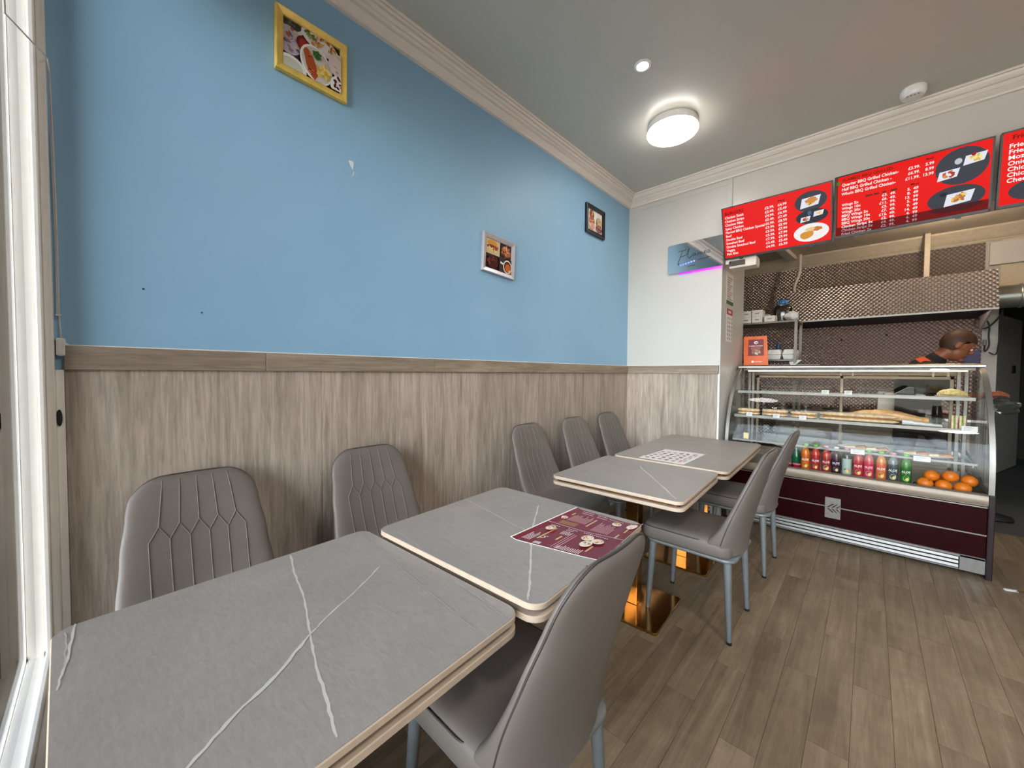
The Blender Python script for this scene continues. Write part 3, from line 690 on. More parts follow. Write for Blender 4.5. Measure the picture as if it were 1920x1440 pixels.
def paint_red(p, W, H):     # u along the fold (0.30), v across the two pages (0.41)
    rg = random.Random(3); pk = C(226,170,168); gold = C(222,184,120); wh = C(240,226,220)
    grid_rect(p, 0.0008, W-0.0008, 0.0008, H-0.0008, C(120,34,44), 14)
    p.line([(0.003, H*0.5), (W*0.5, H*0.5), (W-0.003, H*0.5)], 0.0022, wh)
    def row(u, v, n, s, col):
        for k in range(n): p.rect(u+k*s*1.5, u+k*s*1.5+s*0.8, v, v+s*1.1, col, False)
    p.k += 1
    row(0.045, H*0.955, 7, 0.005, wh); row(0.115, H*0.955, 6, 0.005, wh); row(0.17, H*0.94, 8, 0.005, wh); row(0.255, H*0.955, 4, 0.006, wh)
    row(0.05, H*0.91, 7, 0.005, wh); row(0.12, H*0.905, 6, 0.005, wh)
    row(0.03, H*0.46, 5, 0.005, wh); row(0.03, H*0.425, 4, 0.005, C(206,96,84)); row(0.10, H*0.46, 5, 0.005, wh); row(0.10, H*0.425, 4, 0.005, wh); row(0.16, H*0.465, 12, 0.005, wh)
    def lines(u0, v0, n, length, du, col, wd=0.0022):
        for k in range(n):
            L = length*(0.6+0.4*rg.random()); p.line([(u0+k*du, v0), (u0+k*du, v0+L*0.5), (u0+k*du, v0+L)], wd, col, False)
    p.k += 1
    lines(0.045, H*0.66, 12, H*0.22, 0.0068, pk); lines(0.165, H*0.56, 10, H*0.27, 0.0068, pk); lines(0.018, H*0.06, 6, H*0.20, 0.0066, wh); lines(0.10, H*0.32, 6, H*0.09, 0.0066, wh)
    lines(0.135, H*0.03, 3, H*0.36, 0.009, pk); lines(0.15, H*0.02, 13, H*0.10, 0.0062, wh); lines(0.075, H*0.02, 5, H*0.05, 0.005, wh, 0.003)
    for a, b, L in ((0.030, 0.80, 0.07), (0.135, 0.62, 0.22), (0.27, 0.70, 0.12), (0.012, 0.22, 0.22), (0.065, 0.12, 0.30), (0.118, 0.18, 0.1), (0.235, 0.10, 0.14), (0.262, 0.53, 0.1)):
        p.line([(a, H*b), (a, H*(b+L/2)), (a, H*(b+L))], 0.006, gold, False)
    p.rect(0.035, 0.105, H*0.54, H*0.63, C(150,96,56))
    for u, v, ru, rv in ((0.022, 0.70, 0.014, 0.016), (0.215, 0.86, 0.018, 0.02), (0.275, 0.87, 0.02, 0.03), (0.195, 0.36, 0.020, 0.026), (0.235, 0.33, 0.02, 0.024), (0.215, 0.22, 0.018, 0.03), (0.055, 0.36, 0.016, 0.022)):
        p.ell(u, H*v, ru, rv, C(238,222,202)); p.scatter(u, H*v, ru*0.7, rv*0.7, [C(214,140,80), C(196,96,60), C(230,196,120), C(150,120,70)], 7, 0.006, int(u*1000))
    p.line([(0.082, H*0.10), (0.092, H*0.13), (0.084, H*0.15), (0.096, H*0.165)], 0.004, wh)
def paint_white(p, W, H):
    rg = random.Random(5)
    grid_rect(p, 0.002, W-0.002, 0.002, H-0.002, C(238,232,228), 6)
    p.poly([(0.0, H*0.98), (0.0, H*0.2), (0.006, H*0.2), (0.006, H*0.98)], C(120,60,72))
    for i in range(5):
        for j in range(5):
            u = 0.035+i*0.044; v = 0.05+j*0.066; col = [C(120,104,100), C(150,120,110), C(92,80,84), C(206,150,140), C(170,150,130)][(i*2+j) % 5]
            p.blob(u, v, 0.012, 0.018, col, i*7+j, 9)
    for j in range(4): p.line([(0.25, 0.04+j*0.085), (0.25, 0.10+j*0.085)], 0.010, C(214,150,150))
    for j in range(3): p.line([(0.272, 0.06+j*0.1), (0.272, 0.12+j*0.1)], 0.006, C(150,140,150))
sheet('folded_menu', 'red folded paper menu on the table by the foreground chair', [(1.012,0.937),(1.319,1.010),(1.298,1.344),(1.015,1.338)], 0.7655, 0.0016, M['paper'], paint_red, 0.30, 0.41, 0.012)
sheet('paper_menu', 'white menu sheet with small pictures on the far table', [(0.753,2.49),(1.049,2.488),(1.054,2.92),(0.767,2.889)], 0.7575, 0.0012, M['paper'], paint_white, 0.297, 0.42, 0.0)

# ------------------------------------------------------------------ menu screens
RED = C(232,24,20); DK = C(96,14,14); SLATE = C(62,64,72)
def screen(label, cx, cy_, cz, tilt, paint):
    w_, h_ = 0.735, 0.43
    t = thing('menu_screen', label, 'screen', (cx, cy_, cz-h_/2), 0, 'red menu screens over the counter')
    U = Vector((1,0,0)); V = Vector((0,-math.sin(tilt),math.cos(tilt))); N = Vector((0,-math.cos(tilt),-math.sin(tilt))); o = Vector((cx,cy_,cz))
    MB().obox(o-N*0.018, U*(w_/2), V*(h_/2), N*0.0175).build('housing', M['black'], t, world=True, bevel=0.003)
    mb = MB()
    for a, b, c, d in ((-w_/2, w_/2, -h_/2, -h_/2+0.016), (-w_/2, w_/2, h_/2-0.009, h_/2), (-w_/2, -w_/2+0.009, -h_/2, h_/2), (w_/2-0.009, w_/2, -h_/2, h_/2)):
        mb.obox(o+U*(a+b)/2+V*(c+d)/2, U*(b-a)/2, V*(d-c)/2, N*0.003)
    mb.build('bezel', M['black'], t, world=True)
    for s_ in (-0.24, 0.24): MB().obox(o+U*s_-V*(h_/2+0.004)-N*0.01, U*0.012, V*0.006, N*0.008).build('bracket_foot', M['black'], t, world=True)
    MB().obox(o-N*0.05+Vector((0,0.02,0)), U*0.12, V*0.08, N*0.03).build('wall_mount', M['black'], t, world=True)
    pr = PR(o+N*0.0008, U, V, N, 0.00006); pr.rect(-w_/2+0.009, w_/2-0.009, -h_/2+0.016, h_/2-0.009, RED)
    ph = PR(o+N*0.0016, U, V, N, 0.00006)
    paint(pr, ph)
    d_ = pr.build('display', M['screen'], t)
    if ph.mb.v: ph.build('food_photos', M['screen'], d_)
def plate_pic(p, u, v, s_, kind, seed):
    q = s_
    p.poly([(u-q*0.62,v-q*0.42),(u+q*0.5,v-q*0.30),(u+q*0.66,v+q*0.36),(u-q*0.5,v+q*0.30)], C(226,228,240))
    cols = {'burger': [C(206,140,70), C(150,90,40), C(236,190,120)], 'fries': [C(236,206,110), C(220,184,80), C(244,226,150)], 'meat': [C(196,84,44), C(150,56,30), C(220,130,80)], 'mix': [C(214,160,84), C(236,206,110), C(176,110,56)]}[kind]
    p.scatter(u+q*0.05, v, q*0.32, q*0.22, cols, 18, q*0.13, seed)
def s1(p, f):
    p.k += 1
    p.text('BURGERS', -0.345, 0.152, 0.034, DK)
    names = ['Chicken Steak','Chicken Strips','Chicken Fillet','Spicy Chicken','Flamed BBQ Chicken Special','Beef','Double Beef','Smashed Beef','Double Smashed Beef','Veggie','Fish fillet']
    a = ['2.99','3.49','4.99','5.49','6.99','3.99','5.99','5.99','7.99','3.49','4.99']; b = ['4.99','5.49','6.99','7.49','8.99','5.99','7.99','7.99','9.99','5.49','6.99']
    p.text('Meal', 0.035, 0.158, 0.022, DK)
    for i, nm in enumerate(names):
        v = 0.122-i*0.0300; p.text(nm, -0.345, v, 0.0265, WHT, 'l', 0.92); p.text('£'+a[i]+'.', -0.055, v+0.004, 0.026, WHT); p.text('£'+b[i], 0.032, v+0.004, 0.026, WHT)
    f.ell(0.238, 0.108, 0.098, 0.072, SLATE); plate_pic(f, 0.235, 0.105, 0.098, 'burger', 41); f.ell(0.245, 0.115, 0.028, 0.022, C(206,140,70))
    f.ell(0.245, -0.002, 0.098, 0.052, C(46,50,56)); plate_pic(f, 0.205, -0.015, 0.05, 'meat', 42); plate_pic(f, 0.285, 0.012, 0.05, 'fries', 43); f.ell(0.232, 0.025, 0.012, 0.016, C(70,96,140))
    f.ell(0.24, -0.118, 0.108, 0.066, C(240,238,236)); f.blob(0.21, -0.13, 0.048, 0.028, C(214,146,50), 44); f.blob(0.27, -0.098, 0.04, 0.018, C(196,120,50), 45); f.blob(0.235, -0.095, 0.03, 0.014, C(232,196,140), 46)
def s2(p, f):
    DIM = C(112,12,16); dg = C(176,150,150)  # dimmer lower band of the screen, put into panel, text and picture colours
    p.rect(-0.358, 0.358, -0.199, -0.140, DIM); p.poly([(-0.358,0.206),(-0.358,-0.14),(-0.349,-0.14),(-0.349,0.206)], C(84,50,24)); p.rect(-0.356, -0.338, 0.155, 0.178, C(70,120,40))
    p.k += 1
    p.text('FLAMED BBQ GRILLED.', -0.325, 0.172, 0.026, C(96,30,12))
    for i, (a, b, c_) in enumerate((('Quarter BBQ Grilled Chicken-','£3.99.','5.99'),('Half BBQ Grilled Chicken -','£6.99.','8.99'),('Whole BBQ Grilled Chicken-','£11.99.','13.99'))):
        v = 0.140-i*0.031; p.text(a, -0.328, v, 0.0275, WHT, 'l', 0.84); p.text(b, 0.060, v+0.002, 0.025, WHT, 'r', 0.9); p.text(c_, 0.122, v+0.002, 0.025, WHT, 'r', 0.9)
    for k, wd in enumerate((0.045, 0.032, 0.024, 0.04)): p.rect(-0.20+k*0.042, -0.20+k*0.042+wd*0.8, 0.033, 0.046, C(110,40,20), False)
    p.text('Meal', 0.02, 0.04, 0.02, DK); p.text('Meal', 0.085, 0.175, 0.018, DK)
    rows = [('Wings 5x','£3.','49.','5.','49'),('Wings 10x','£6.','49.','8.','49'),('Wings 20x','£11.','99.','13.','99'),('BBQ Wings 5x','£3.','99.','5.','99'),('BBQ Wings 10x','£7.','49.','9.','49'),('BBQ Wings 20x','£12.','49.','14.','49'),('Chicken Strips 3x','£2.','99.','4.','99'),('Chicken Strips 5x','£4.','49.','6.','49'),('Fried Chicken 2x','£2.','99.','4.','99')]
    for i, r in enumerate(rows):
        v = 0.012-i*0.0253; c = dg if i > 6 else WHT; p.text(r[0], -0.326, v-0.008, 0.0245, c, 'l', 0.95)
        p.text(r[1], -0.088, v, 0.0235, c, 'r'); p.text(r[2], -0.076, v, 0.0235, c); p.text(r[3], 0.022, v, 0.0235, c, 'r'); p.text(r[4], 0.034, v, 0.0235, c)
    f.ell(0.24, 0.09, 0.112, 0.108, SLATE); plate_pic(f, 0.185, 0.055, 0.075, 'meat', 51); plate_pic(f, 0.292, 0.118, 0.075, 'fries', 52); f.ell(0.225, 0.12, 0.016, 0.018, C(190,196,206)); f.ell(0.286, 0.142, 0.010, 0.010, C(150,30,40))
    f.ell(0.222, -0.095, 0.122, 0.074, SLATE); plate_pic(f, 0.235, -0.098, 0.10, 'mix', 53); f.ell(0.17, -0.062, 0.016, 0.012, C(40,40,56))
    f.poly([(0.105,-0.140),(0.34,-0.140),(0.325,-0.160),(0.27,-0.176),(0.17,-0.176),(0.115,-0.156)], C(70,24,30))
def s3(p, f):
    p.k += 1; p.text('Fries & Sides', -0.325, 0.165, 0.034, DK)
    for i, nm in enumerate(('Fries Regular','Fries Large','Mozzarella','Onion Rings','Chicken','Chicken','Cheesy Fries')): p.text(nm, -0.335, 0.118-i*0.032, 0.034, WHT)
    f.ell(-0.21, -0.13, 0.115, 0.062, SLATE); plate_pic(f, -0.2, -0.13, 0.095, 'fries', 61)
screen('red burger menu screen, leftmost above the counter', 1.291, 3.715, 2.541, 0.326, s1)
screen('red grilled chicken and wings menu screen, complete one in the middle', 2.036, 3.700, 2.551, 0.169, s2)
screen('red menu screen cut off by the right edge of the photo', 2.790, 3.690, 2.551, 0.169, s3)
t = one('cream_wall_box', MB().box(0.955, 1.16, D+0.002, D+0.13, 2.262, 2.345).loft([[(x, D+y_, z) for y_, z in ((0.13,2.27),(0.15,2.29),(0.15,2.33),(0.13,2.345))] for x in (0.955,1.16)]), M['cream'], 'cream box under the left menu screen', 'box', bevel=0.006)
MB().box(-0.10, 0.02, -0.09, -0.075, 0.02, 0.06).build('dark_slot', M['boxdark'], t)

# ------------------------------------------------------------------ mirror sign with purple light
t = thing('mirror_sign', 'rectangular mirror sign with handwritten name on the white wall', 'sign', (0.665, D-0.03, 2.297))
ms = MB(); ms.loft([[(x, y_-0.012*(x-0.666)-0.008*(z-2.433), z) for x, z in rrect(0.421, 0.911, 2.297, 2.569, 0.018, 5)] for y_ in (D-0.021, D-0.026)])
ms.build('mirror_plate', M['mirror'], t, world=True)
for x in (0.47, 0.86): MB().box(x-0.01, x+0.01, D-0.021, D, 2.40, 2.46).build('standoff', M['whiteplastic'], t, world=True)
ls = PR((0.421, D-0.0268+0.00403, 2.297), (1,-0.012,0), (0,-0.008,1), (0,-1,0), 0.00015)
K = C(28,28,40)
for pts in ([(0.10,0.075),(0.098,0.10),(0.112,0.118),(0.128,0.168),(0.14,0.198)], [(0.10,0.195),(0.12,0.203),(0.15,0.200),(0.175,0.206)], [(0.115,0.145),(0.14,0.150),(0.165,0.150)], [(0.108,0.088),(0.100,0.072),(0.094,0.078)],
            [(0.168,0.150),(0.19,0.175),(0.202,0.21),(0.195,0.215),(0.187,0.18),(0.186,0.135),(0.20,0.120),(0.222,0.135)],
            [(0.255,0.155),(0.235,0.158),(0.226,0.14),(0.235,0.132),(0.25,0.145),(0.258,0.157),(0.256,0.135),(0.268,0.135)],
            [(0.268,0.135),(0.28,0.158),(0.278,0.137),(0.298,0.160),(0.297,0.137),(0.316,0.160),(0.316,0.138),(0.33,0.142)], [(0.33,0.145),(0.346,0.153),(0.345,0.163),(0.333,0.16),(0.330,0.143),(0.348,0.138),(0.362,0.15)], [(0.362,0.15),(0.374,0.166),(0.384,0.150),(0.372,0.137),(0.36,0.14)],
            [(0.28,0.092),(0.33,0.095),(0.38,0.103)]):
    ls.line(pts, 0.0038, K)
for k in range(9): ls.rect(0.185+k*0.008, 0.190+k*0.008, 0.044, 0.049, K, False)
ls.build('lettering', M['print'], t)
lb = PR((0.421, D-0.0268+0.00403, 2.297), (1,-0.012,0), (0,-0.008,1), (0,-1,0), 0.00015)
for k in range(6): lb.ell(0.125+k*0.024, 0.066+k*0.004, 0.009, 0.0075, C(92+k*4,110+k*4,240), n=10)  # LED reflection in the mirror, painted as glowing dots
M['led'] = printed('led_light', 0.3, 2.2)
lb.build('led_reflection', M['led'], t)
mb = MB(); cols = [C(150,40,255), C(170,36,250), C(196,40,245), C(222,44,240), C(240,52,240), C(250,70,245)]
for k in range(6): mb.box(0.525+k*0.063, 0.525+(k+1)*0.063, D-0.018, D-0.012, 2.284, 2.294, cols[k])
mb.build('led_strip', M['led'], t, world=True)

# ------------------------------------------------------------------ notices on the side of the white pier
def notice(name, label, y0, y1, z0, z1, paint):
    t = thing(name, label, 'notice', (0.9, (y0+y1)/2, z0))
    MB().box(0.9, 0.9012, y0, y1, z0, z1).build('sheet', M['paper'], t, world=True)
    pr = PR((0.9014, y0, z0), (0,1,0), (0,0,1), (1,0,0), 0.00015); paint(pr, y1-y0, z1-z0); pr.build('print', M['print'], t)
def n1(p, W, H):
    for k in range(12): p.rect(0.03, W-0.03-0.04*(k % 3), H-0.04-k*0.022, H-0.052-k*0.022, [C(176,168,164), C(206,150,150), C(150,150,150)][k % 3], False) if False else p.poly([(0.03,H-0.052-k*0.022),(W-0.03-0.04*(k % 3),H-0.052-k*0.022),(W-0.03-0.04*(k % 3),H-0.04-k*0.022),(0.03,H-0.04-k*0.022)], [C(176,168,164), C(206,150,150), C(150,150,150)][k % 3])
    p.rect(0.0, W, 0.0, 0.035, C(60,110,70))
def n2(p, W, H):
    p.rect(0.0, W, H-0.055, H, C(186,40,40)); p.rect(W*0.25, W*0.75, H-0.04, H-0.015, C(236,220,216))
    for i in range(3):
        for j in range(6): p.ell(W*(0.2+0.3*i), 0.03+j*0.038, 0.012, 0.010, C(90,84,82), n=8)
notice('wall_notice', 'narrow white notice with a green foot high on the pier', 3.95, 4.19, 1.985, 2.28, n1)
notice('wall_calendar', 'white notice with a red heading below the green footed one', 3.98, 4.18, 1.635, 1.945, n2)

# ------------------------------------------------------------------ glass food counter
XA, XB = 0.925, 2.500; YF, YB = 3.905, 4.72
dc = thing('food_counter', 'curved glass refrigerated food counter with dark maroon front', 'display counter', ((XA+XB)/2, 4.3, 0))
GP = [(3.895,0.552),(3.897,0.66),(3.905,0.76),(3.928,0.87),(3.962,0.97),(4.005,1.06),(4.06,1.15),(4.125,1.23),(4.20,1.305),(4.28,1.36),(4.36,1.395)]
b = MB(); b.box(XA+0.03, XB-0.04, YF+0.03, YB, 0.05, 0.455); b.build('carcass', M['blackend'], dc, world=True)
fp = MB().box(XA+0.03, XB-0.03, YF, YF+0.03, 0.135, 0.478).build('front_panel', M['maroon'], dc, world=True, bevel=0.002)
MB().box(XA+0.03, XB-0.03, YF-0.004, YF, 0.284, 0.292).build('chrome_strip', M['alu'], fp, world=True)
MB().box(XA+0.03, XB-0.03, YF-0.003, YF, 0.468, 0.474).build('chrome_strip', M['steel'], fp, world=True)
lp = MB(); lp.box(1.655, 1.75, YF-0.009, YF-0.0035, 0.20, 0.362); lo = lp.build('logo_plate', M['alu'], fp, world=True, bevel=0.001, seg=1)
pr = PR((1.7025, YF-0.0092, 0.281), (1,0,0), (0,0,1), (0,-1,0), 0.0001)
for k in range(3):
    x = -0.036+k*0.026
    pr.poly([(x,0.004),(x+0.032,0.034),(x+0.046-0.006*k,0.034),(x+0.013,0.004)], C(48,12,12), k == 0); pr.poly([(x,-0.004),(x+0.013,-0.004),(x+0.046-0.006*k,-0.034),(x+0.032,-0.034)], C(48,12,12), False)
pr.build('emblem', M['print'], lo)
kg = MB(); kg.box(XA+0.03, XB-0.03, YF+0.01, YF+0.03, 0.025, 0.135)
kick = kg.build('kick_panel', M['alu'], dc, world=True)
MB().box(XA+0.05, 2.36, YF+0.005, YF+0.0105, 0.036, 0.120).build('grille_recess', M['gap'], kick, world=True)
for k in range(3):
    z = 0.042+k*0.027
    MB().prism([(YF-0.003,z),(YF+0.004,z),(YF+0.004,z+0.016),(YF+0.001,z+0.016)], 'x', XA+0.05, 2.355).build('louvre', M['alu'], kick, world=True)
MB().box(2.36, XB-0.03, YF-0.002, YF+0.012, 0.03, 0.130).build('kick_end_plate', M['alu'], kick, world=True, bevel=0.001)
MB().box(XA+0.03, XB-0.03, YF-0.002, YF+0.012, 0.118, 0.132).build('kick_top_rail', M['alu'], kick, world=True)
for x in (XA+0.12, XB-0.12):
    for y in (YF+0.08, YB-0.08): MB().lathe([(0.02,0.0),(0.02,0.05)], (x,y,0), 12).build('foot', M['rubber'], dc, world=True)
bp = MB(); bp.prism([(YF-0.016,0.486),(YF-0.022,0.50),(YF-0.022,0.528),(YF-0.014,0.548),(YF+0.004,0.556),(YF+0.03,0.556),(YF+0.03,0.486)], 'x', XA+0.03, XB-0.03)
bp.build('bumper_rail', M['bumper'], dc, world=True, smooth=True, angle=35)
# end panels
for x0, x1, nm in ((XA, XA+0.03, 'end_panel'), (XB-0.03, XB, 'end_panel')):
    e = MB(); e.prism([(YF-0.006,0.0),(YB,0.0),(YB,0.56),(YF-0.02,0.56),(YF-0.02,0.48)], 'x', x0, x1); e.build(nm, M['blackend'], dc, world=True, bevel=0.004)
# side glasses, curved edge posts
for x in (XA+0.018, XB-0.018):
    MB().prism(GP+[(4.70,1.395),(4.70,0.552)], 'x', x-0.003, x+0.003).build('side_glass', M['glasscase'], dc, world=True)
    mb = MB(); ring = lambda y, z, ny, nz: [(x-0.013,y,z),(x+0.013,y,z),(x+0.013,y+ny*0.022,z+nz*0.022),(x-0.013,y+ny*0.022,z+nz*0.022)]
    R_ = []
    for i, (y, z) in enumerate(GP):
        a = GP[max(i-1,0)]; c = GP[min(i+1,len(GP)-1)]; dy, dz = c[0]-a[0], c[1]-a[1]; q = math.hypot(dy, dz); R_.append(ring(y-0.003, z, dz/q, -dy/q))
    mb.loft(R_); mb.build('curved_post', M['alu'], dc, world=True, smooth=True, angle=35)
g = MB(); n = len(GP); g.add([(XA+0.03,y,z) for y, z in GP]+[(XB-0.03,y,z) for y, z in GP], [(i,i+1,n+i+1,n+i) for i in range(n-1)])
g.build('curved_glass', M['glasscase'], dc, world=True, smooth=True, angle=80)
tp = MB(); tp.prism([(4.345,1.392),(4.345,1.406),(4.36,1.418),(YB+0.01,1.418),(YB+0.01,1.392)], 'x', XA, XB); top_ = tp.build('top_shelf', M['steel'], dc, world=True, bevel=0.002)
MB().box(XA+0.04, XB-0.04, 4.38, 4.43, 1.365, 1.391).build('light_housing', M['alu'], dc, world=True, bevel=0.004)
MB().box(XA+0.08, XB-0.08, 4.388, 4.422, 1.360, 1.365).build('light_tube', emit('case_light', (1.0,0.90,0.74,1), 16.0), dc, world=True)
# back: header, slotted posts, sliding doors
MB().box(XA+0.03, XB-0.03, 4.66, YB, 1.325, 1.392).build('rear_header', M['bumper'], dc, world=True, bevel=0.003)
MB().box(XA+0.03, XB-0.03, 4.66, YB, 0.456, 0.56).build('rear_sill', M['bumper'], dc, world=True, bevel=0.003)
for x in (XA+0.035, XA+0.066, XB-0.105, XB-0.066): MB().box(x, x+0.022, 4.63, 4.66, 0.47, 1.385).build('slotted_post', M['alu'], dc, world=True, bevel=0.002)
for k, (a, c, y) in enumerate(((XA+0.10, 1.715, 4.690), (1.69, XB-0.115, 4.675))):
    d_ = MB()
    for x0, x1, z0, z1 in ((a, a+0.022, 0.56, 1.32), (c-0.022, c, 0.56, 1.32), (a, c, 0.56, 0.585), (a, c, 1.295, 1.32)): d_.box(x0, x1, y-0.007, y+0.007, z0, z1)
    dd = d_.build('sliding_door', M['bumper'], dc, world=True, bevel=0.002)
    MB().box(a+0.022, c-0.022, y-0.002, y+0.002, 0.585, 1.295).build('door_glass', M['glassdoor'], dd, world=True)
    hx = (1.735 if k == 0 else 2.31); hh = MB()
    for x0, x1, z0, z1 in ((hx-0.048, hx+0.048, 1.350, 1.362), (hx-0.048, hx-0.034, 1.318, 1.35), (hx+0.034, hx+0.048, 1.318, 1.35)): hh.box(x0, x1, 4.650, 4.660, z0, z1)
    hh.build('handle', M['cream'], dd, world=True, bevel=0.002)
# deck and shelves
MB().box(XA+0.03, XB-0.03, YF+0.012, 4.66, 0.455, 0.499).build('deck', M['steel'], dc, world=True)
gr = MB()
for k in range(70): gr.box(XA+0.05+k*0.021, XA+0.062+k*0.021, YF+0.035, YF+0.065, 0.4988, 0.5002)
gr.build('air_grille', M['gap'], dc, world=True)
def shelf(z, y0, y1, glass_):
    if glass_:
        s_ = MB().box(XA+0.05, XB-0.07, y0, y1, z-0.008, z).build('shelf', M['glassshelf'], dc, world=True)
        MB().box(XA+0.05, XB-0.07, y0-0.004, y0+0.003, z-0.012, z+0.003).build('shelf_edge', M['alu'], s_, world=True)
    else:
        s_ = MB().box(XA+0.045, XB-0.065, y0, y1, z-0.006, z).build('shelf', M['glassshelf'], dc, world=True)
        MB().box(XA+0.045, XB-0.065, y0-0.008, y0, z-0.022, z+0.004).build('shelf_edge', M['alu'], s_, world=True, bevel=0.002)
    for x in (XA+0.07, XB-0.085): MB().box(x-0.004, x+0.004, y0+0.02, 4.64, z-0.03, z-0.007).build('shelf_bracket', M['alu'], s_, world=True)
S1, S2, S3 = 1.172, 0.955, 0.735
shelf(S1, 4.16, 4.62, False); shelf(S2, 4.045, 4.62, False); shelf(S3, 3.985, 4.62, True)

# ------------------------------------------------------------------ drinks on the counter deck
def bottle_proto(label, liquid, labelc, cap, fruit, writing):
    t = thing('drink_bottle', label, 'bottle', (0,0,0), 0, 'drinks in the glass counter')
    r = 0.029
    MB().lathe([(0.022,0.0),(r,0.004),(r,0.03),(r*0.97,0.034),(r,0.04),(r,0.165),(r*0.95,0.18),(r*0.78,0.198),(0.0155,0.212),(0.0135,0.218),(0.0135,0.224)], (0,0,0), 18).build('body', liquid, t, smooth=True)
    MB().lathe([(0.0165,0.222),(0.0172,0.224),(0.0172,0.246),(0.0155,0.249)], (0,0,0), 16).build('cap', cap, t, smooth=True)
    lb_ = MB().lathe([(r+0.0006,0.042),(r+0.0008,0.043),(r+0.0008,0.163),(r+0.0006,0.164)], (0,0,0), 18).build('label', labelc, t, smooth=True)
    pr = PR((0,0,0.0), (1,0,0), (0,0,1), (0,-1,0), 0.00015)
    if writing: pr.k = 1; pr.text(writing, 0, 0.112, 0.022, WHT, 'c', 0.95)
    pr.ell(0.002, 0.072, 0.018, 0.020, fruit); pr.blob(0.006, 0.066, 0.010, 0.012, C(236,214,120), 3); pr.blob(-0.009, 0.080, 0.008, 0.006, C(80,130,50), 4); pr.line([(-0.022,0.105),(0.0,0.106),(0.022,0.105)], 0.0025, C(230,226,220))
    R_ = r+0.0011; V = []
    for x, y, z in pr.mb.v: a = x/R_; V.append((R_*math.sin(a)-y*0, -(R_+(-y))*math.cos(a), z))
    pr.mb.v = V; pr.build('label_print', M['gloss'], lb_, world=False)
    return t
def liq(name, col): return plain(name, col, 0.12, 0.0, grain=0.02)
CG = plain('green_cap', C(120,196,70), 0.4); CP = plain('pink_cap', C(228,150,168), 0.4); CW = plain('white_cap', C(232,228,226), 0.4)
drinks = [
 (1.503, 'orange aloe drink bottle with green cap, first in the row', liq('juice_orange', C(222,120,40)), liq('label_orange', C(206,96,34)), CG, C(236,170,60), 'ALOE'),
 (1.571, 'red aloe drink bottle with green cap, second in the row', liq('juice_red', C(196,70,56)), liq('label_red', C(170,44,44)), CG, C(214,90,90), 'ALOE'),
 (1.641, 'red aloe drink bottle with pink cap and pale fruit print', liq('juice_red2', C(190,64,56)), liq('label_red2', C(160,46,44)), CP, C(226,206,170), 'ALOE'),
 (1.704, 'dark purple aloe drink bottle with white cap', liq('juice_purple', C(70,40,60)), liq('label_purple', C(52,26,48)), CW, C(120,70,110), 'ALOE'),
 (1.770, 'clear water bottle with pink cap between the aloe drinks', M['clear'], liq('label_pale', C(176,196,182)), CP, C(230,120,90), ''),
 (1.839, 'pinkish red aloe drink bottle right of the clear bottle', liq('juice_pink', C(206,96,92)), liq('label_pink', C(190,52,66)), CG, C(226,150,110), 'ALOE'),
 (1.901, 'pink aloe drink bottle with green cap, middle of three alike', liq('juice_pink2', C(210,110,106)), liq('label_pink2', C(204,60,86)), CG, C(226,170,180), 'ALOE'),
 (1.971, 'peach coloured aloe drink bottle with green cap', liq('juice_peach', C(226,150,92)), liq('label_peach', C(216,110,76)), CG, C(236,190,90), 'ALOE'),
 (2.036, 'grey aloe drink bottle with pink cap beside the green one', liq('juice_clear', C(140,146,146)), liq('label_grey', C(78,84,86)), CP, C(190,196,196), 'ALOE'),
 (2.106, 'green aloe drink bottle next to the oranges', liq('juice_green', C(74,140,60)), liq('label_green', C(46,110,44)), CG, C(130,190,80), 'ALOE')]
for x, lb_, a, b_, c_, d_, wr in drinks:
    o = bottle_proto(lb_, a, b_, c_, d_, wr); o.location = (1.894+(x-1.894)*4.035/4.12, 4.035, 0.5)
for k, (x, y) in enumerate(((1.39, 4.03), (1.452, 4.03))):
    t = thing('yoghurt_pot', ('small red pot behind the chair back, left of the drinks', 'small red pot touching the first orange drink')[k], 'pot', (x, y, 0.5), 0, 'small red pots beside the drinks')
    MB().lathe([(0.020,0.0),(0.026,0.06),(0.027,0.065)], (0,0,0), 16).build('cup', liq('pot_red%d' % k, C(150,30,50)), t, smooth=True)
    MB().lathe([(0.0285,0.064),(0.0285,0.07),(0.024,0.071)], (0,0,0), 16).build('lid', plain('pot_lid%d' % k, C(236,120,140), 0.3), t, smooth=True)
t = thing('green_bottle', 'dark green round topped bottle behind the small red pots', 'bottle', (1.44, 4.11, 0.5))
MB().lathe([(0.03,0),(0.033,0.006),(0.033,0.12),(0.028,0.15),(0.016,0.18),(0.014,0.2)], (0,0,0), 16).build('body', liq('bottle_darkgreen', C(24,86,56)), t, smooth=True)
MB().lathe([(0.022,0.195),(0.024,0.2),(0.024,0.222),(0.018,0.226)], (0,0,0), 14).build('cap', liq('cap_darkgreen', C(16,110,60)), t, smooth=True)

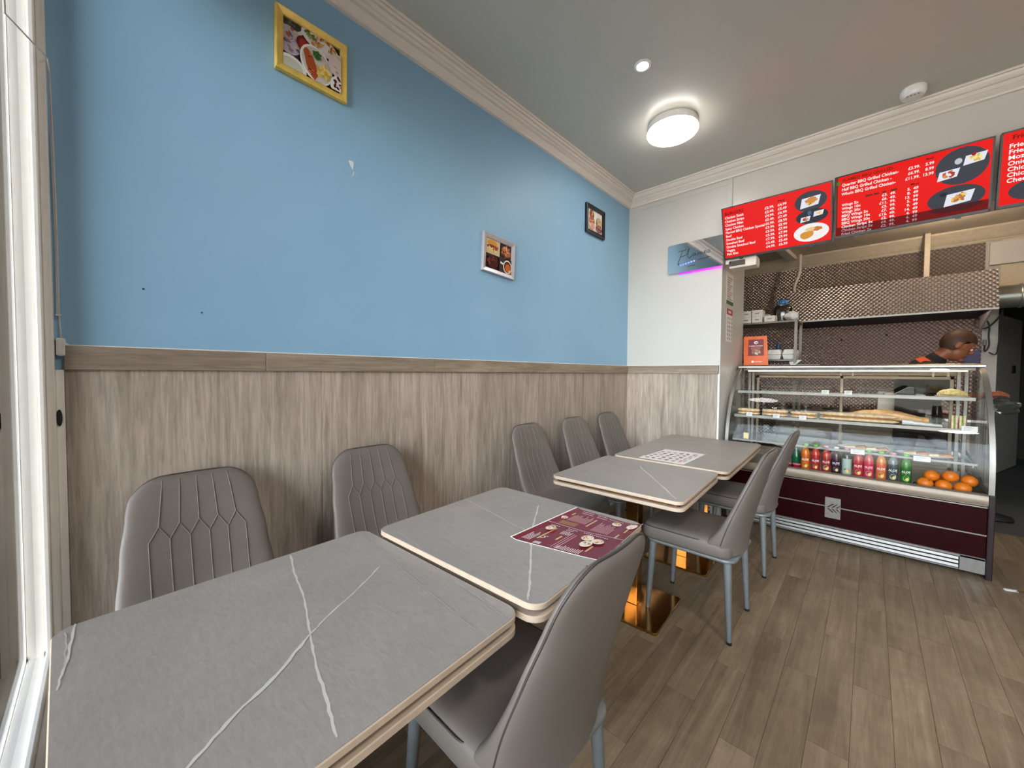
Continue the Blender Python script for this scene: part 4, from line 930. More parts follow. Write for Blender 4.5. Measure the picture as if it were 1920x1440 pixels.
# ------------------------------------------------------------------ oranges
def orange_at(x, y, z, lb_, rot):
    t = thing('orange_fruit', lb_, 'orange', (x, y, z), rot, 'oranges in the glass counter')
    MB().ball((0,0,0.041), 0.041, 20, 14, (1.02,1.02,0.97)).build('peel', M['orange'], t, smooth=True, angle=80)
    o = MB().lathe([(0.0035,0.0),(0.006,0.001),(0.003,0.003)], (0,0,0), 8).build('stem', M['peelstem'], t, smooth=True); o.location = (0.012, -0.026, 0.0695); o.rotation_euler = (0.75, 0.25, 0)
    return t
one('fruit_tray', MB().box(2.15, 2.455, 3.955, 4.20, 0.4995, 0.52), M['black'], 'low black tray under the oranges', 'tray', bevel=0.004)
for (x, y, z, lb_, r) in ((2.197, 3.998, 0.5205, 'orange at the front left of the pile', 0.2), (2.285, 3.996, 0.5205, 'orange in the front row, middle', 1.2), (2.373, 3.998, 0.5205, 'orange in the front row, right', 2.2),
    (2.232, 4.065, 0.566, 'orange at the back of the pile behind the front left one', 0.9), (2.322, 4.062, 0.578, 'highest orange on the pile', 2.9), (2.410, 4.072, 0.560, 'orange at the back right against the side glass', 1.7),
    (2.285, 4.150, 0.5205, 'orange underneath at the very back of the pile', 0.4)):
    orange_at(x, y, z, lb_, r)

# ------------------------------------------------------------------ food on the shelves
def loaf(label, x0, x1, y, z, h, dep, mat, group):
    t = thing('bread_roll', label, 'bread', ((x0+x1)/2, y, z), 0, group)
    L = (x1-x0)/2
    for nm, za, zb_, m in (('bottom_half', 0.0, h*0.46, mat), ('top_half', h*0.5, h, mat)):
        R_ = []
        for k in range(15):
            u = -1+2*k/14; e = (1-abs(u)**3.2)**0.5 if abs(u) < 1 else 0.0
            e = max(e, 0.12); R_.append([(u*L, dep*e*math.cos(a), (za+zb_)/2+(zb_-za)/2*(e**0.6)*math.sin(a)) for a in [2*PI*i/12 for i in range(12)]])
        MB().loft(R_).build(nm, m, t, smooth=True, angle=80)
    R_ = [[(u*L*0.92, dep*0.8*math.cos(a), h*0.48+h*0.04*math.sin(a)) for a in [2*PI*i/10 for i in range(10)]] for u in (-1, -0.5, 0, 0.5, 1)]
    MB().loft(R_).build('filling', M['wrap'], t, smooth=True)
loaf('filled bread roll at the left end of the middle shelf', 0.985, 1.165, 4.10, S2, 0.058, 0.043, M['bread'], 'filled rolls on the middle shelf')
loaf('filled bread roll second on the middle shelf', 1.18, 1.375, 4.10, S2, 0.062, 0.043, M['bread'], 'filled rolls on the middle shelf')
loaf('filled bread roll third on the middle shelf', 1.39, 1.575, 4.10, S2, 0.058, 0.043, M['bread'], 'filled rolls on the middle shelf')
loaf('long baguette in the middle of the middle shelf', 1.59, 2.06, 4.112, S2, 0.070, 0.050, M['bread'], 'filled rolls on the middle shelf')
bw = MB(); rg = random.Random(9); R_ = []
for k in range(13):
    u = k/12; x = 1.76+0.46*u; hh = 0.055+0.045*math.sin(PI*min(1, u*1.1))*(0.9+0.2*rg.random()); R_.append([(x, 4.26+0.075*math.cos(a)*(0.85+0.3*rg.random()), S2+0.001+max(0, hh*(0.5+0.5*math.sin(a)))) for a in [2*PI*i/12 for i in range(12)]])
bw.loft(R_); one('paper_bag', bw, M['wrap'], 'orange brown paper bag lying behind the long baguette', 'bag', smooth=True, angle=25)
bw = MB(); R_ = []
for k in range(13):
    u = k/12; x = 2.075+0.20*u; hh = 0.046*(1-0.55*u)*(0.9+0.2*rg.random()); R_.append([(x, 4.10+0.042*math.cos(a), S2+0.001+max(0, hh*(0.5+0.5*math.sin(a)))) for a in [2*PI*i/10 for i in range(10)]])
bw.loft(R_); one('wrapped_sandwich', bw, M['paper'], 'white paper wrapped sandwich at the right end of the baguette', 'sandwich', smooth=True, angle=25)
for k, x in enumerate((2.315, 2.352)):
    t = thing('sandwich_wedge', ('upright sandwich wedge at the right of the middle shelf, left one', 'upright sandwich wedge at the right of the middle shelf, right one')[k], 'sandwich', (x, 4.12, S2), 0.1)
    for j, (a, c, m) in enumerate(((0.0, 0.011, M['bread']), (0.011, 0.019, M['lettuce']), (0.019, 0.030, M['bread']))):
        MB().prism([(-0.035,0.0),(0.035,0.0),(-0.035,0.095)], 'x', a, c).build(('bread_slice', 'filling', 'bread_slice')[j], m, t, bevel=0.002)
# top shelf: dark covered tray and wrapped pastry
t = thing('covered_tray', 'black covered tray on the right of the top shelf', 'tray', (2.09, 4.27, S1))
MB().box(-0.11, 0.11, -0.07, 0.07, 0.0, 0.008).build('tray', M['greyplastic'], t, bevel=0.003)
MB().prism([(-0.06,0.008),(0.06,0.008),(0.055,0.062),(0.02,0.066)], 'y', -0.05, 0.05).build('cover', M['black'], t, bevel=0.006)
t = thing('wrapped_pastry', 'yellowish wrapped pastry on a plate at the top right of the counter', 'pastry', (2.335, 4.27, S1))
MB().lathe([(0.06,0.0),(0.085,0.004),(0.088,0.008),(0.07,0.008)], (0,0,0), 24).build('plate', M['plate'], t, smooth=True)
R_ = []
for k in range(11):
    u = -1+2*k/10; e = max(0.25, math.sqrt(1-0.9*u*u)); R_.append([(u*0.075, 0.04*e*math.cos(a)*(0.9+0.2*rg.random()), 0.010+0.024*e*(1+math.sin(a))*(0.92+0.16*rg.random())) for a in [2*PI*i/12 for i in range(12)]])
MB().loft(R_).build('pastry', plain('pastry_yellow', C(226,200,130), 0.45, grain=0.15, scale=60), t, smooth=True, angle=30)
# lower glass shelf: plates of sandwiches
for k, (x0, x1) in enumerate(((1.70, 2.02), (2.04, 2.34))):
    t = thing('sandwich_plate', ('oval plate of cut sandwiches on the lower glass shelf, left', 'oval plate of cut sandwiches on the lower glass shelf, right')[k], 'plate', ((x0+x1)/2, 4.11, S3)); L = (x1-x0)/2
    pl = MB(); pl.loft([[(L*s_*math.cos(2*PI*i/28), 0.085*s_*math.sin(2*PI*i/28), z) for i in range(28)] for s_, z in ((0.7,0.0),(0.86,0.003),(1.0,0.018),(0.98,0.020),(0.84,0.006),(0.6,0.005))]); pl.build('plate', M['plate'], t, smooth=True)
    for j in range(4):
        x = -L*0.62+j*L*0.38; s_ = MB(); s_.prism([(x,0.008),(x+0.075,0.010),(x+0.05,0.030+0.006*(j % 2)),(x-0.01,0.022)], 'y', -0.035, 0.03)
        s_.build('sandwich', (M['bread'], M['card'])[j % 2], t, bevel=0.004)
one('yellow_tag', MB().loft([[(1.045,4.06,S3),(1.085,4.06,S3),(1.082,4.075,S3+0.05),(1.042,4.075,S3+0.05)],[(1.045,4.064,S3),(1.085,4.064,S3),(1.082,4.079,S3+0.05),(1.042,4.079,S3+0.05)]]), plain('tag_yellow', C(232,206,130), 0.5), 'blank yellow tag at the left end of the lower shelf', 'tag')
tags = [(1.62, S1, 4.152, 'white price tag on the top shelf, left one'), (1.765, S1, 4.152, 'white price tag on the top shelf beside the black tray'), (1.095, S2, 4.037, 'price tag in front of the first roll'), (1.30, S2, 4.037, 'price tag in front of the second roll'), (1.485, S2, 4.037, 'price tag in front of the third roll'), (2.395, S2, 4.037, 'wide price tag at the right end of the middle shelf'), (1.835, S3, 3.978, 'price tag in front of the left sandwich plate'), (2.175, S3, 3.978, 'price tag in front of the right sandwich plate')]
for i, (x, z, y, lb_) in enumerate(tags):
    wd = (0.024, 0.024, 0.024, 0.024, 0.024, 0.036, 0.040, 0.042)[i]; h0 = -0.006 if i > 5 else 0.005
    t = thing('price_tag', lb_, 'price tag', (x, y-0.012, z-0.012), 0, 'price tags in the glass counter')
    tg = MB().box(-wd, wd, -0.0012, 0.0, h0, h0+0.036).build('card', M['paper'], t)
    pr = PR((0,-0.0014,h0), (1,0,0), (0,0,1), (0,-1,0), 0.0001)
    for k in range(3): pr.line([(-wd*0.7, 0.028-k*0.009), (wd*(0.6-0.2*k), 0.028-k*0.009)], 0.0025, C(150,146,150))
    pr.build('print', M['print'], tg, world=False)

# ------------------------------------------------------------------ things on and behind the counter
t = thing('orange_sign', 'small orange framed food sign standing on the counter top', 'sign', (1.04, 4.56, 1.418))
sq = [(0.930,0.0),(1.145,0.0),(1.122,0.300),(0.918,0.300)]
MB().loft([[(x, 4.545+z*0.10+dy, 1.4185+z) for x, z in sq] for dy in (0.0, 0.006)]).build('board', M['orange_sign'], t, world=True)
MB().loft([[(x, 4.60+dy, 1.4185+z) for x, z in ((1.0,0.0),(1.06,0.0),(1.05,0.2),(1.01,0.2))] for dy in (0.0, 0.004)]).build('rear_strut', M['orange_sign'], t, world=True)
pr = PR((1.033, 4.5435, 1.4185), (1,0,0), (0,0.0995,0.995), (0,-1,0), 0.0004)
pr.poly([(-0.068,0.10),(0.072,0.10),(0.062,0.268),(-0.070,0.268)], C(120,20,24)); pr.ell(-0.002, 0.235, 0.018, 0.016, C(240,236,232)); pr.poly([(-0.012,0.228),(-0.004,0.24),(0.004,0.234),(0.010,0.242),(0.012,0.228)], C(120,20,24))
pr.text('FLAMED CHICKEN', -0.002, 0.196, 0.0145, C(244,240,236), 'c', 1.0, True)
for k in range(2): pr.line([(-0.045, 0.182-k*0.012), (0.04, 0.182-k*0.012)], 0.005, C(206,130,120))
pr.blob(0.0, 0.135, 0.045, 0.028, C(150,110,90), 71); pr.scatter(0.005, 0.132, 0.04, 0.024, [C(214,190,170), C(96,50,44), C(180,130,90), C(236,226,216)], 20, 0.009, 72)
pr.ell(-0.022, 0.038, 0.012, 0.011, C(244,236,230)); pr.text('JUST EAT', -0.004, 0.032, 0.016, C(244,236,230), 'l', 1.0, True)
pr.build('print', M['print'], t)
mb = MB().box(1.16, 1.55, 4.50, 4.70, 1.4185, 1.4215); one('steel_tray', mb, M['steel'], 'flat steel tray on the counter top by the orange sign', 'tray')

rk = thing('shelf_rack', 'steel shelf rack behind the left end of the counter', 'shelf', (1.03, 5.0, 0))
for z in (0.5, 1.485, 1.885):
    MB().box(0.74, 1.345, 4.80, 5.20, z-0.02, z).build('shelf', M['darksteel'], rk, world=True, bevel=0.003)
for x in (0.755, 1.33):
    for y in (4.815, 5.185): MB().box(x-0.012, x+0.012, y-0.012, y+0.012, 0.0, 1.90).build('post', M['darksteel'], rk, world=True)
def carton(label, x0, x1, z0, z1):
    t = thing('white_carton', label, 'box', ((x0+x1)/2, 4.90, z0), 0, 'white cartons on the steel rack')
    bd = MB().box(x0, x1, 4.83, 4.97, z0, z1).build('carton', M['boxwhite'], t, world=True, bevel=0.002)
    pr = PR(((x0+x1)/2, 4.8295, (z0+z1)/2), (1,0,0), (0,0,1), (0,-1,0), 0.0002); pr.rect(-0.02, 0.02, -0.006, 0.006, C(150,130,126)); pr.build('print', M['print'], bd)
carton('white carton low left on the rack', 0.838, 0.928, 1.886, 1.950); carton('white carton stacked on the low left one', 0.838, 0.928, 1.951, 2.018)
carton('white carton second from the left, lower', 0.936, 1.032, 1.886, 1.950); carton('white carton second from the left, upper', 0.936, 1.032, 1.951, 2.022)
carton('single white carton in front of the clear jug', 1.050, 1.146, 1.886, 1.950)
t = thing('plastic_jug', 'clear plastic jug with a blue lid on the rack', 'jug', (1.18, 5.06, 1.886))
MB().lathe([(0.07,0.0),(0.082,0.01),(0.088,0.10),(0.086,0.16),(0.06,0.20),(0.04,0.21)], (1.18,5.06,1.886), 20).build('body', M['clear'], t, world=True, smooth=True)
MB().lathe([(0.044,0.205),(0.046,0.21),(0.046,0.235),(0.034,0.25),(0.012,0.255)], (1.18,5.06,1.886), 18).build('lid', M['bluecap'], t, world=True, smooth=True)
def crumple(c, rx, ry, rz, seed, n=12):
    rg = random.Random(seed); mb = MB(); rings = []
    for j in range(1, 8):
        a = PI*j/8; rings.append([(c[0]+rx*math.sin(a)*math.cos(2*PI*k/n)*(0.7+0.6*rg.random()), c[1]+ry*math.sin(a)*math.sin(2*PI*k/n)*(0.7+0.6*rg.random()), max(c[2]-rz, c[2]-rz*math.cos(a)*(0.8+0.3*rg.random()))) for k in range(n)])
    return mb.loft(rings)
one('plastic_bag', crumple((1.285, 4.86, 1.935), 0.06, 0.05, 0.05, 5), M['paper'], 'crumpled white plastic bag hanging at the right of the rack', 'bag', smooth=True, angle=30)
one('paper_pile', crumple((1.03, 5.09, 1.945), 0.045, 0.05, 0.06, 8), M['paper'], 'crumpled white paper behind the cartons', 'paper', smooth=True, angle=30)
def foam(label, x0, x1):
    t = thing('foam_box', label, 'takeaway box', ((x0+x1)/2, 4.92, 1.486), 0, 'white takeaway boxes')
    cx = (x0+x1)/2; hx = (x1-x0)/2
    MB().loft([[(cx+a*hx*s_, 4.92+b*0.075*s_, 1.486+z) for a, b in ((-1,-1),(1,-1),(1,1),(-1,1))] for z, s_ in ((0.0,0.82),(0.045,1.0),(0.05,1.0))]).build('base', M['foam'], t, world=True, bevel=0.006)
    MB().loft([[(cx+a*hx*s_, 4.92+b*0.075*s_, 1.486+z) for a, b in ((-1,-1),(1,-1),(1,1),(-1,1))] for z, s_ in ((0.052,1.0),(0.06,1.0),(0.105,0.8))]).build('lid', M['foam'], t, world=True, bevel=0.006)
foam('white foam takeaway box beside the orange sign', 1.075, 1.205); foam('white foam takeaway box at the right end of the rack', 1.215, 1.345)
one('paper_sheet', MB().loft([[(1.27,4.84,1.487),(1.39,4.80,1.475),(1.30,4.79,1.40)],[(1.27,4.842,1.487),(1.39,4.802,1.475),(1.30,4.792,1.40)]]), M['paper'], 'white paper corner hanging below the right foam box', 'paper')
t = thing('soap_bottle', 'small bottle with a blue pump top behind the foam boxes', 'bottle', (1.14, 5.12, 1.486))
MB().lathe([(0.026,0),(0.028,0.004),(0.028,0.10),(0.014,0.125)], (1.14,5.12,1.486), 14).build('body', M['clear'], t, world=True, smooth=True)
MB().lathe([(0.018,0.12),(0.020,0.125),(0.020,0.175),(0.012,0.19)], (1.14,5.12,1.486), 12).build('pump_top', plain('dark_blue_cap', C(36,66,110), 0.4), t, world=True, smooth=True)
t = thing('kitchen_range', 'stainless steel cooking range against the patterned kitchen wall', 'cooker', (1.9, 5.97, 0))
MB().box(1.05, 2.70, 5.66, 6.28, 0.04, 0.88).build('body', M['darksteel'], t, world=True, bevel=0.006)
MB().box(1.03, 2.715, 5.63, 6.285, 0.88, 0.91).build('worktop', M['steel'], t, world=True, bevel=0.004)
for k in range(3):
    MB().box(1.10+k*0.53, 1.58+k*0.53, 5.648, 5.66, 0.14, 0.72).build('oven_door', M['bumper'], t, world=True, bevel=0.004)
    for j in range(2): MB().lathe([(0.022,0),(0.022,-0.02),(0.014,-0.03)], (1.22+k*0.53+j*0.2, 5.66, 0.80), 12, axis='y').build('control_knob', M['black'], t, world=True, smooth=True)
for k, x in enumerate((1.25, 1.6)): MB().lathe([(0.10,0),(0.13,0.004),(0.13,0.02),(0.05,0.03)], (x, 5.95, 0.91), 18).build('burner', M['black'], t, world=True, smooth=True)
t = thing('steel_basin', 'stainless box fryer on the range seen through the counter glass', 'fryer', (2.15, 5.9, 0.91))
MB().box(1.95, 2.40, 5.80, 6.18, 0.911, 1.16).build('casing', M['steel'], t, world=True, bevel=0.008)
MB().tube([(2.0,5.80,1.12),(2.0,5.765,1.13),(2.35,5.765,1.13),(2.35,5.80,1.12)], 0.009, 8).build('rail', M['alu'], t, world=True, smooth=True)

# extractor hood, duct, pipes, cables
t = thing('extractor_hood', 'long patterned steel extractor hood over the kitchen range', 'extractor hood', (1.93, 5.95, 1.945))
hp = [(5.60,1.945),(5.60,1.957),(5.70,2.325),(6.29,2.325),(6.29,1.945)]
fc = MB(); fc.add([(1.137,5.60,1.957),(2.735,5.60,1.957),(2.735,5.70,2.325),(1.137,5.70,2.325),(1.137,5.602,1.957),(2.735,5.602,1.957),(2.735,5.702,2.325),(1.137,5.702,2.325)], [(0,1,2,3),(7,6,5,4),(0,4,5,1),(1,5,6,2),(2,6,7,3),(3,7,4,0)])
fc.build('front_sheet', M['cells'], t, world=True)
MB().prism([(5.622,2.03),(5.705,2.322),(6.285,2.322),(6.285,2.03)], 'x', 1.14, 2.732).build('canopy', M['steel'], t, world=True)
for x in (1.139, 2.727): MB().prism([(5.606,1.957),(5.70,2.31),(6.285,2.31),(6.285,1.957)], 'x', x, x+0.006).build('end_cheek', M['steel'], t, world=True)
MB().box(1.137, 2.735, 5.597, 5.615, 1.940, 1.957).build('lower_lip', M['alu'], t, world=True)
MB().prism([(5.66,2.012),(5.66,2.026),(6.285,1.945),(6.285,1.931)], 'x', 1.15, 2.72).build('filter_panel', M['gap'], t, world=True)
MB().box(1.4, 2.6, 5.625, 5.655, 1.985, 2.0).build('work_light', emit('hood_light', (1.0,0.70,0.62,1), 22.0), t, world=True)
MB().prism([(5.66,1.945),(6.25,1.945),(6.25,1.78)], 'x', 2.70, 2.715).build('side_bracket', M['doorwhite'], t, world=True)
t = thing('vent_duct', 'round grey metal duct leaving the right end of the hood', 'duct', (3.4, 5.95, 1.98))
MB().lathe([(0.108,0.0),(0.108,1.5)], (2.737,5.95,2.09), 28, axis='x').build('pipe', M['duct'], t, world=True, smooth=True)
for x in (2.74, 2.90): MB().lathe([(0.112,0.0),(0.116,0.006),(0.116,0.016),(0.112,0.022)], (x,5.95,2.09), 28, axis='x').build('collar', M['duct'], t, world=True, smooth=True)
one('conduit_post', MB().box(2.285, 2.33, 6.10, 6.15, 2.326, ZK-0.001), M['kceil'], 'square cream post from the hood up to the kitchen ceiling', 'post', bevel=0.004)
one('bent_pipe', MB().tube([(1.20,6.12,ZK-0.001),(1.20,6.12,2.72),(1.195,6.12,2.62),(1.15,6.12,2.48),(1.145,6.12,2.40),(1.145,6.12,2.327)], 0.018, 10), M['cream'], 'thin bent cream pipe left of the hood', 'pipe', smooth=True)
one('cable_trunking', MB().prism([(0.95,4.6),(1.04,4.6),(1.16,6.17),(1.07,6.17)], 'z', ZK-0.05, ZK-0.0005), M['cream'], 'cream trunking along the kitchen ceiling', 'trunking', bevel=0.003)
P_ = [(2.85,6.2,2.0),(2.83,6.2,1.93),(2.79,6.2,1.86),(2.74,6.19,1.815),(2.69,6.19,1.825),(2.665,6.19,1.87),(2.69,6.19,1.915),(2.74,6.19,1.90),(2.765,6.19,1.84),(2.765,6.2,1.74),(2.77,6.2,1.64),(2.75,6.2,1.58),(2.74,6.2,1.60),(2.745,6.2,1.66)]
t = thing('hanging_cable', 'looped black cable hanging by the kitchen passage', 'cable', (2.76, 6.2, 1.54))
def smooth_path(P, m=5):
    P = [Vector(p) for p in P]; out = []
    for i in range(len(P)-1):
        p0, p1, p2, p3 = P[max(i-1,0)], P[i], P[i+1], P[min(i+2,len(P)-1)]
        for k in range(m):
            q = k/m; out.append(0.5*((2*p1)+(p2-p0)*q+(2*p0-5*p1+4*p2-p3)*q*q+(3*p1-p0-3*p2+p3)*q**3))
    return out+[P[-1]]
MB().tube(smooth_path(P_), 0.007, 7).build('cable', M['cable'], t, world=True, smooth=True)
MB().tube(smooth_path([(2.85,6.2,2.0),(2.84,6.2,1.8),(2.83,6.2,1.65),(2.815,6.2,1.545),(2.77,6.2,1.57)]), 0.006, 7).build('cable', M['cable'], t, world=True, smooth=True)
MB().box(2.728, 2.752, 6.19, 6.21, 1.64, 1.70).build('plug', M['black'], t, world=True, bevel=0.004)
t = one('blue_notice', MB().box(2.60, 2.725, YK-0.010, YK-0.0065, 1.38, 1.60), plain('notice_blue', C(52,50,96), 0.5), 'dark blue notice on the steel wall behind the person', 'notice')
kl = bpy.data.lights.new('kitchen_lamp', 'POINT'); kl.energy = 14; kl.color = (1.0, 0.82, 0.62); kl.shadow_soft_size = 0.07
o = bpy.data.objects.new('kitchen_lamp', kl); COL.objects.link(o); o.location = (2.42, 5.30, 2.72)
t = thing('kitchen_bulb', 'warm round kitchen ceiling light behind the screens', 'lamp', (2.42, 5.30, 2.76))
MB().lathe([(0.10,ZK-2.76-0.001),(0.10,0.07),(0.08,0.06)], (2.42,5.30,2.76), 24).build('fitting', M['whiteplastic'], t, world=True, smooth=True)

# scrap on the floor
t = one('paper_scrap', MB().loft([[(2.535,3.79,0.001),(2.59,3.815,0.001),(2.585,3.835,0.002),(2.53,3.805,0.001)],[(2.535,3.79,0.004),(2.59,3.815,0.003),(2.585,3.835,0.006),(2.53,3.805,0.008)]]), M['paper'], 'torn white paper scrap on the floor by the counter', 'litter')
MB().tube([(0.02,0.0,0.003),(0.05,0.02,0.003),(0.09,0.025,0.002)], 0.0025, 5).build('dark_tail', M['boxdark'], t)

# ------------------------------------------------------------------ person behind the counter
def fused(mb, name, mat, parent, voxel, smooth_it=6):
    me = bpy.data.meshes.new('tmp'); me.from_pydata(mb.v, [], mb.f); me.update(); fix_normals(me)
    ob = bpy.data.objects.new('tmp', me); COL.objects.link(ob)
    m = ob.modifiers.new('r', 'REMESH'); m.mode = 'VOXEL'; m.voxel_size = voxel; m.use_smooth_shade = True
    m2 = ob.modifiers.new('s', 'SMOOTH'); m2.factor = 0.5; m2.iterations = smooth_it
    dg = bpy.context.evaluated_depsgraph_get(); res = bpy.data.meshes.new_from_object(ob.evaluated_get(dg))
    bpy.data.objects.remove(ob); bpy.data.meshes.remove(me)
    res.name = name; L = wloc(parent)
    for v in res.vertices: v.co -= L
    res.polygons.foreach_set('use_smooth', [True]*len(res.polygons))
    res.materials.clear(); res.materials.append(mat)
    o = bpy.data.objects.new(name, res); COL.objects.link(o); o.parent = parent
    return o
def limb(mb, pts, extra=0.0, n=14):
    P = [Vector(p[:3]) for p in pts]; R = [p[3]+extra for p in pts]
    mb.tube(P, R, n)
    for p, r in zip(P, R): mb.ball(p, r, n, 9)
pe = thing('person', 'person in a dark shirt with orange collar bending behind the counter', 'person', (2.3, 5.42, 0))
torso = [(2.24,5.44,0.92,0.150),(2.23,5.41,1.08,0.140),(2.235,5.38,1.22,0.160),(2.27,5.36,1.36,0.125)]
neck = [(2.30,5.345,1.43,0.066),(2.36,5.335,1.505,0.056),(2.42,5.33,1.56,0.055)]
armR = [(2.30,5.20,1.36,0.062),(2.36,5.13,1.24,0.050),(2.43,5.11,1.13,0.043),(2.53,5.17,1.135,0.036),(2.615,5.22,1.160,0.027)]
armL = [(2.25,5.54,1.36,0.062),(2.24,5.62,1.22,0.050),(2.24,5.64,1.10,0.043),(2.32,5.60,1.02,0.036),(2.40,5.57,0.98,0.027)]
legR = [(2.30,5.35,0.90,0.092),(2.42,5.36,0.70,0.078),(2.55,5.40,0.49,0.058),(2.62,5.47,0.28,0.050),(2.68,5.53,0.09,0.040)]
legL = [(2.19,5.51,0.90,0.092),(2.16,5.53,0.70,0.078),(2.13,5.55,0.49,0.058),(2.09,5.55,0.28,0.050),(2.05,5.55,0.09,0.040)]
bd = MB()
for ch_ in (torso, neck, armR, armL, legR, legL): limb(bd, ch_)
limb(bd, [(2.30,5.20,1.36,0.062),(2.27,5.36,1.38,0.085),(2.25,5.54,1.36,0.062)])
hf = Vector((0.84,0.12,-0.53)).normalized(); hl = Vector((0,0,1)).cross(hf).normalized(); hu = hf.cross(hl); hcn = Vector((2.462,5.33,1.604))
def hp_(f, l, u): return hcn+(hf*f+hl*l+hu*u)*1.12
def hball(mb, f, l, u, rf, rl, ru, n=16):
    rings = []
    for j in range(1, 11):
        a = PI*j/11; rings.append([hp_(f+rf*math.sin(a)*math.cos(2*PI*k/n), l+rl*math.sin(a)*math.sin(2*PI*k/n), u-ru*math.cos(a)) for k in range(n)])
    mb.loft(rings)
hball(bd, -0.005, 0, 0.022, 0.098, 0.078, 0.098); hball(bd, 0.030, 0, -0.045, 0.062, 0.060, 0.075)
hball(bd, 0.098, 0, -0.012, 0.020, 0.014, 0.022); hball(bd, 0.082, 0, 0.022, 0.022, 0.055, 0.016); hball(bd, 0.080, 0, -0.092, 0.022, 0.026, 0.018); hball(bd, 0.088, 0, -0.052, 0.014, 0.028, 0.009)
for s_ in (-1, 1): hball(bd, -0.008, s_*0.080, -0.008, 0.020, 0.012, 0.030)
# right hand: palm, four fingers and thumb reaching to the right
w0 = Vector((2.615,5.22,1.160)); hd_ = Vector((0.93,0.25,0.18)).normalized(); hn = Vector((-0.12,-0.25,0.96)); hs_ = hd_.cross(hn).normalized(); hn = hs_.cross(hd_).normalized()
def HP(a, b, c): return w0+hd_*a+hs_*b+hn*c
limb(bd, [tuple(HP(0.0,0,0))+(0.024,), tuple(HP(0.03,-0.012,0))+(0.022,), tuple(HP(0.075,-0.028,0))+(0.015,)]); limb(bd, [tuple(HP(0.02,0.01,0))+(0.022,), tuple(HP(0.078,0.026,0))+(0.014,)]); limb(bd, [tuple(HP(0.03,0,0))+(0.022,), tuple(HP(0.08,0.0,0.002))+(0.016,)])
for k, (b0, L_, dz) in enumerate(((-0.032,0.070,0.012),(-0.011,0.078,0.006),(0.010,0.072,-0.004),(0.029,0.058,-0.016))):
    p0, p1, p2, p3 = HP(0.075,b0,0.0), HP(0.075+L_*0.45,b0*1.12,dz*0.5), HP(0.075+L_*0.74,b0*1.15,dz*0.4-0.010), HP(0.075+L_*0.95,b0*1.15,dz*0.2-0.026)
    limb(bd, [tuple(p0)+(0.0105,), tuple(p1)+(0.0095,), tuple(p2)+(0.0088,), tuple(p3)+(0.0078,)], 0, 10)
limb(bd, [tuple(HP(0.018,-0.026,-0.008))+(0.014,), tuple(HP(0.045,-0.046,-0.026))+(0.0115,), tuple(HP(0.070,-0.045,-0.043))+(0.0098,), tuple(HP(0.090,-0.036,-0.050))+(0.0085,)], 0, 10)
# left hand, lightly curled
w1_ = Vector((2.40,5.57,0.98))
limb(bd, [tuple(w1_)+(0.026,), (2.45,5.56,0.965,0.024), (2.475,5.555,0.955,0.018)])
for k in range(4): limb(bd, [(2.475,5.525+k*0.02,0.955,0.0105), (2.51,5.522+k*0.021,0.945,0.0095), (2.53,5.522+k*0.021,0.925,0.0085)], 0, 8)
limb(bd, [(2.43,5.53,0.965,0.013), (2.46,5.50,0.945,0.011), (2.485,5.50,0.93,0.0095)], 0, 8)
fused(bd, 'body', M['skin'], pe, 0.0055, 3)
sh = MB(); limb(sh, torso, 0.016); limb(sh, armR[:3], 0.012); limb(sh, armL[:3], 0.012); limb(sh, [(2.30,5.20,1.36,0.062),(2.27,5.36,1.38,0.085),(2.25,5.54,1.36,0.062)], 0.014)
limb(sh, neck[:1], 0.020); limb(sh, [(2.335,5.34,1.475,0.062)], 0.012)
so = fused(sh, 'shirt', M['shirt'], pe, 0.010, 4)
co = MB()
cdir = Vector((0.62,-0.1,0.75)).normalized(); ca = cdir.orthogonal().normalized(); cb_ = cdir.cross(ca); cc = Vector((2.298,5.342,1.452))
co.loft([[cc+cdir*h+(ca*math.cos(2*PI*k/20)+cb_*math.sin(2*PI*k/20))*r for k in range(20)] for h, r in ((-0.035,0.098),(-0.015,0.088),(0.0,0.080),(0.018,0.075),(0.020,0.071),(0.0,0.072),(-0.03,0.09))], cap=False)
co.build('collar', M['collar'], so, world=True, smooth=True)
tr_ = MB(); limb(tr_, [(2.24,5.44,0.98,0.148),(2.245,5.43,0.90,0.150)], 0.012); limb(tr_, legR, 0.014); limb(tr_, legL, 0.014)
fused(tr_, 'trousers', M['trousers'], pe, 0.010, 4)
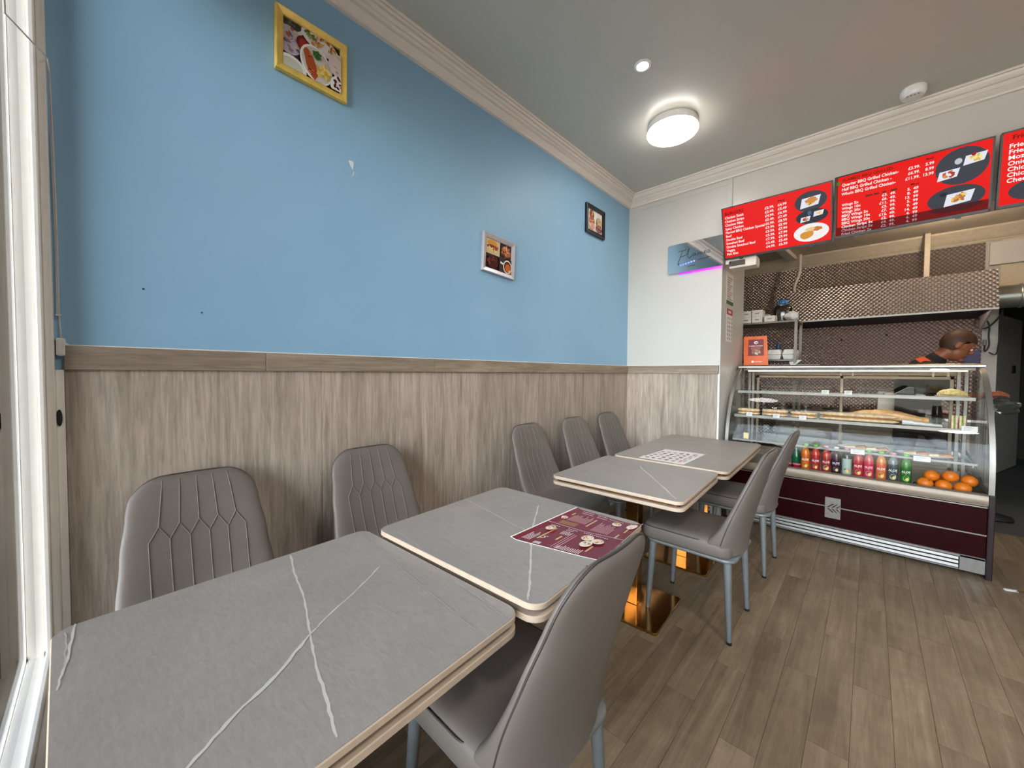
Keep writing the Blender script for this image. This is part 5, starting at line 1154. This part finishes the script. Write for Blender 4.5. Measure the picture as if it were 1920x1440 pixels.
for (ax, ay, dx, dy) in ((2.69,5.54,0.96,0.28), (2.05,5.55,0.98,0.15)):
    s_ = MB(); d_ = Vector((dx,dy,0)).normalized(); n_ = Vector((-d_.y,d_.x,0)); R_ = []
    for u, hw, h in ((-0.075,0.022,0.07),(-0.06,0.034,0.085),(0.0,0.038,0.085),(0.06,0.044,0.062),(0.12,0.045,0.050),(0.165,0.034,0.040),(0.185,0.014,0.026)):
        c0 = Vector((ax,ay,0))+d_*u; R_.append([c0+n_*hw*math.cos(a)+Vector((0,0,0.002+h*max(0,math.sin(a))+0.012*(math.sin(a) > -0.5))) for a in [2*PI*k/12 for k in range(12)]])
    s_.loft(R_); s_.build('shoe', M['shoe'], pe, world=True, smooth=True, angle=60)
hr = MB(); rings = []
for j in range(0, 9):
    a = PI/2*j/8.0; q = []
    for k in range(24):
        b = 2*PI*k/24; low = -0.055 if math.cos(b) < 0.1 else 0.030+0.03*math.cos(b)
        zz = low+(0.126-low)*math.sin(a); rr = math.sqrt(max(0.0, 1-((zz-0.022)/0.106)**2)); q.append(hp_(-0.008+0.104*rr*math.cos(b), 0.085*rr*math.sin(b), zz))
    rings.append(q)
hr.loft(rings); hr.build('hair', M['hair'], pe, world=True, smooth=True, angle=60)
for s_ in (-1, 1):
    e_ = MB(); c0 = hp_(0.083, s_*0.031, 0.004); e_.ball(c0, 0.011, 10, 7); ey = e_.build('eye', M['plate'], pe, world=True, smooth=True)
    e_ = MB(); c0 = hp_(0.0915, s_*0.031, 0.002); e_.ball(c0, 0.005, 8, 6); e_.build('iris', M['black'], ey, world=True, smooth=True)
# thin plastic bag held in the hand
bg = MB(); rg = random.Random(4); R_ = []
for k in range(9):
    u = k/8; c0 = Vector((2.69+0.085*u, 5.245+0.02*u, 1.135-0.125*u)); r = 0.012+0.052*math.sin(PI*min(0.9, u*0.95))**0.8
    R_.append([(c0.x+r*1.15*math.cos(2*PI*i/12)*(0.75+0.5*rg.random()), c0.y+r*0.7*math.sin(2*PI*i/12)*(0.75+0.5*rg.random()), c0.z+r*0.5*math.cos(2*PI*i/12+0.6)*(0.6+0.6*rg.random())) for i in range(12)])
bg.loft(R_); one('plastic_glove_bag', bg, M['bagfilm'], 'thin clear plastic bag held in the hand right of the counter', 'bag', smooth=True, angle=20)
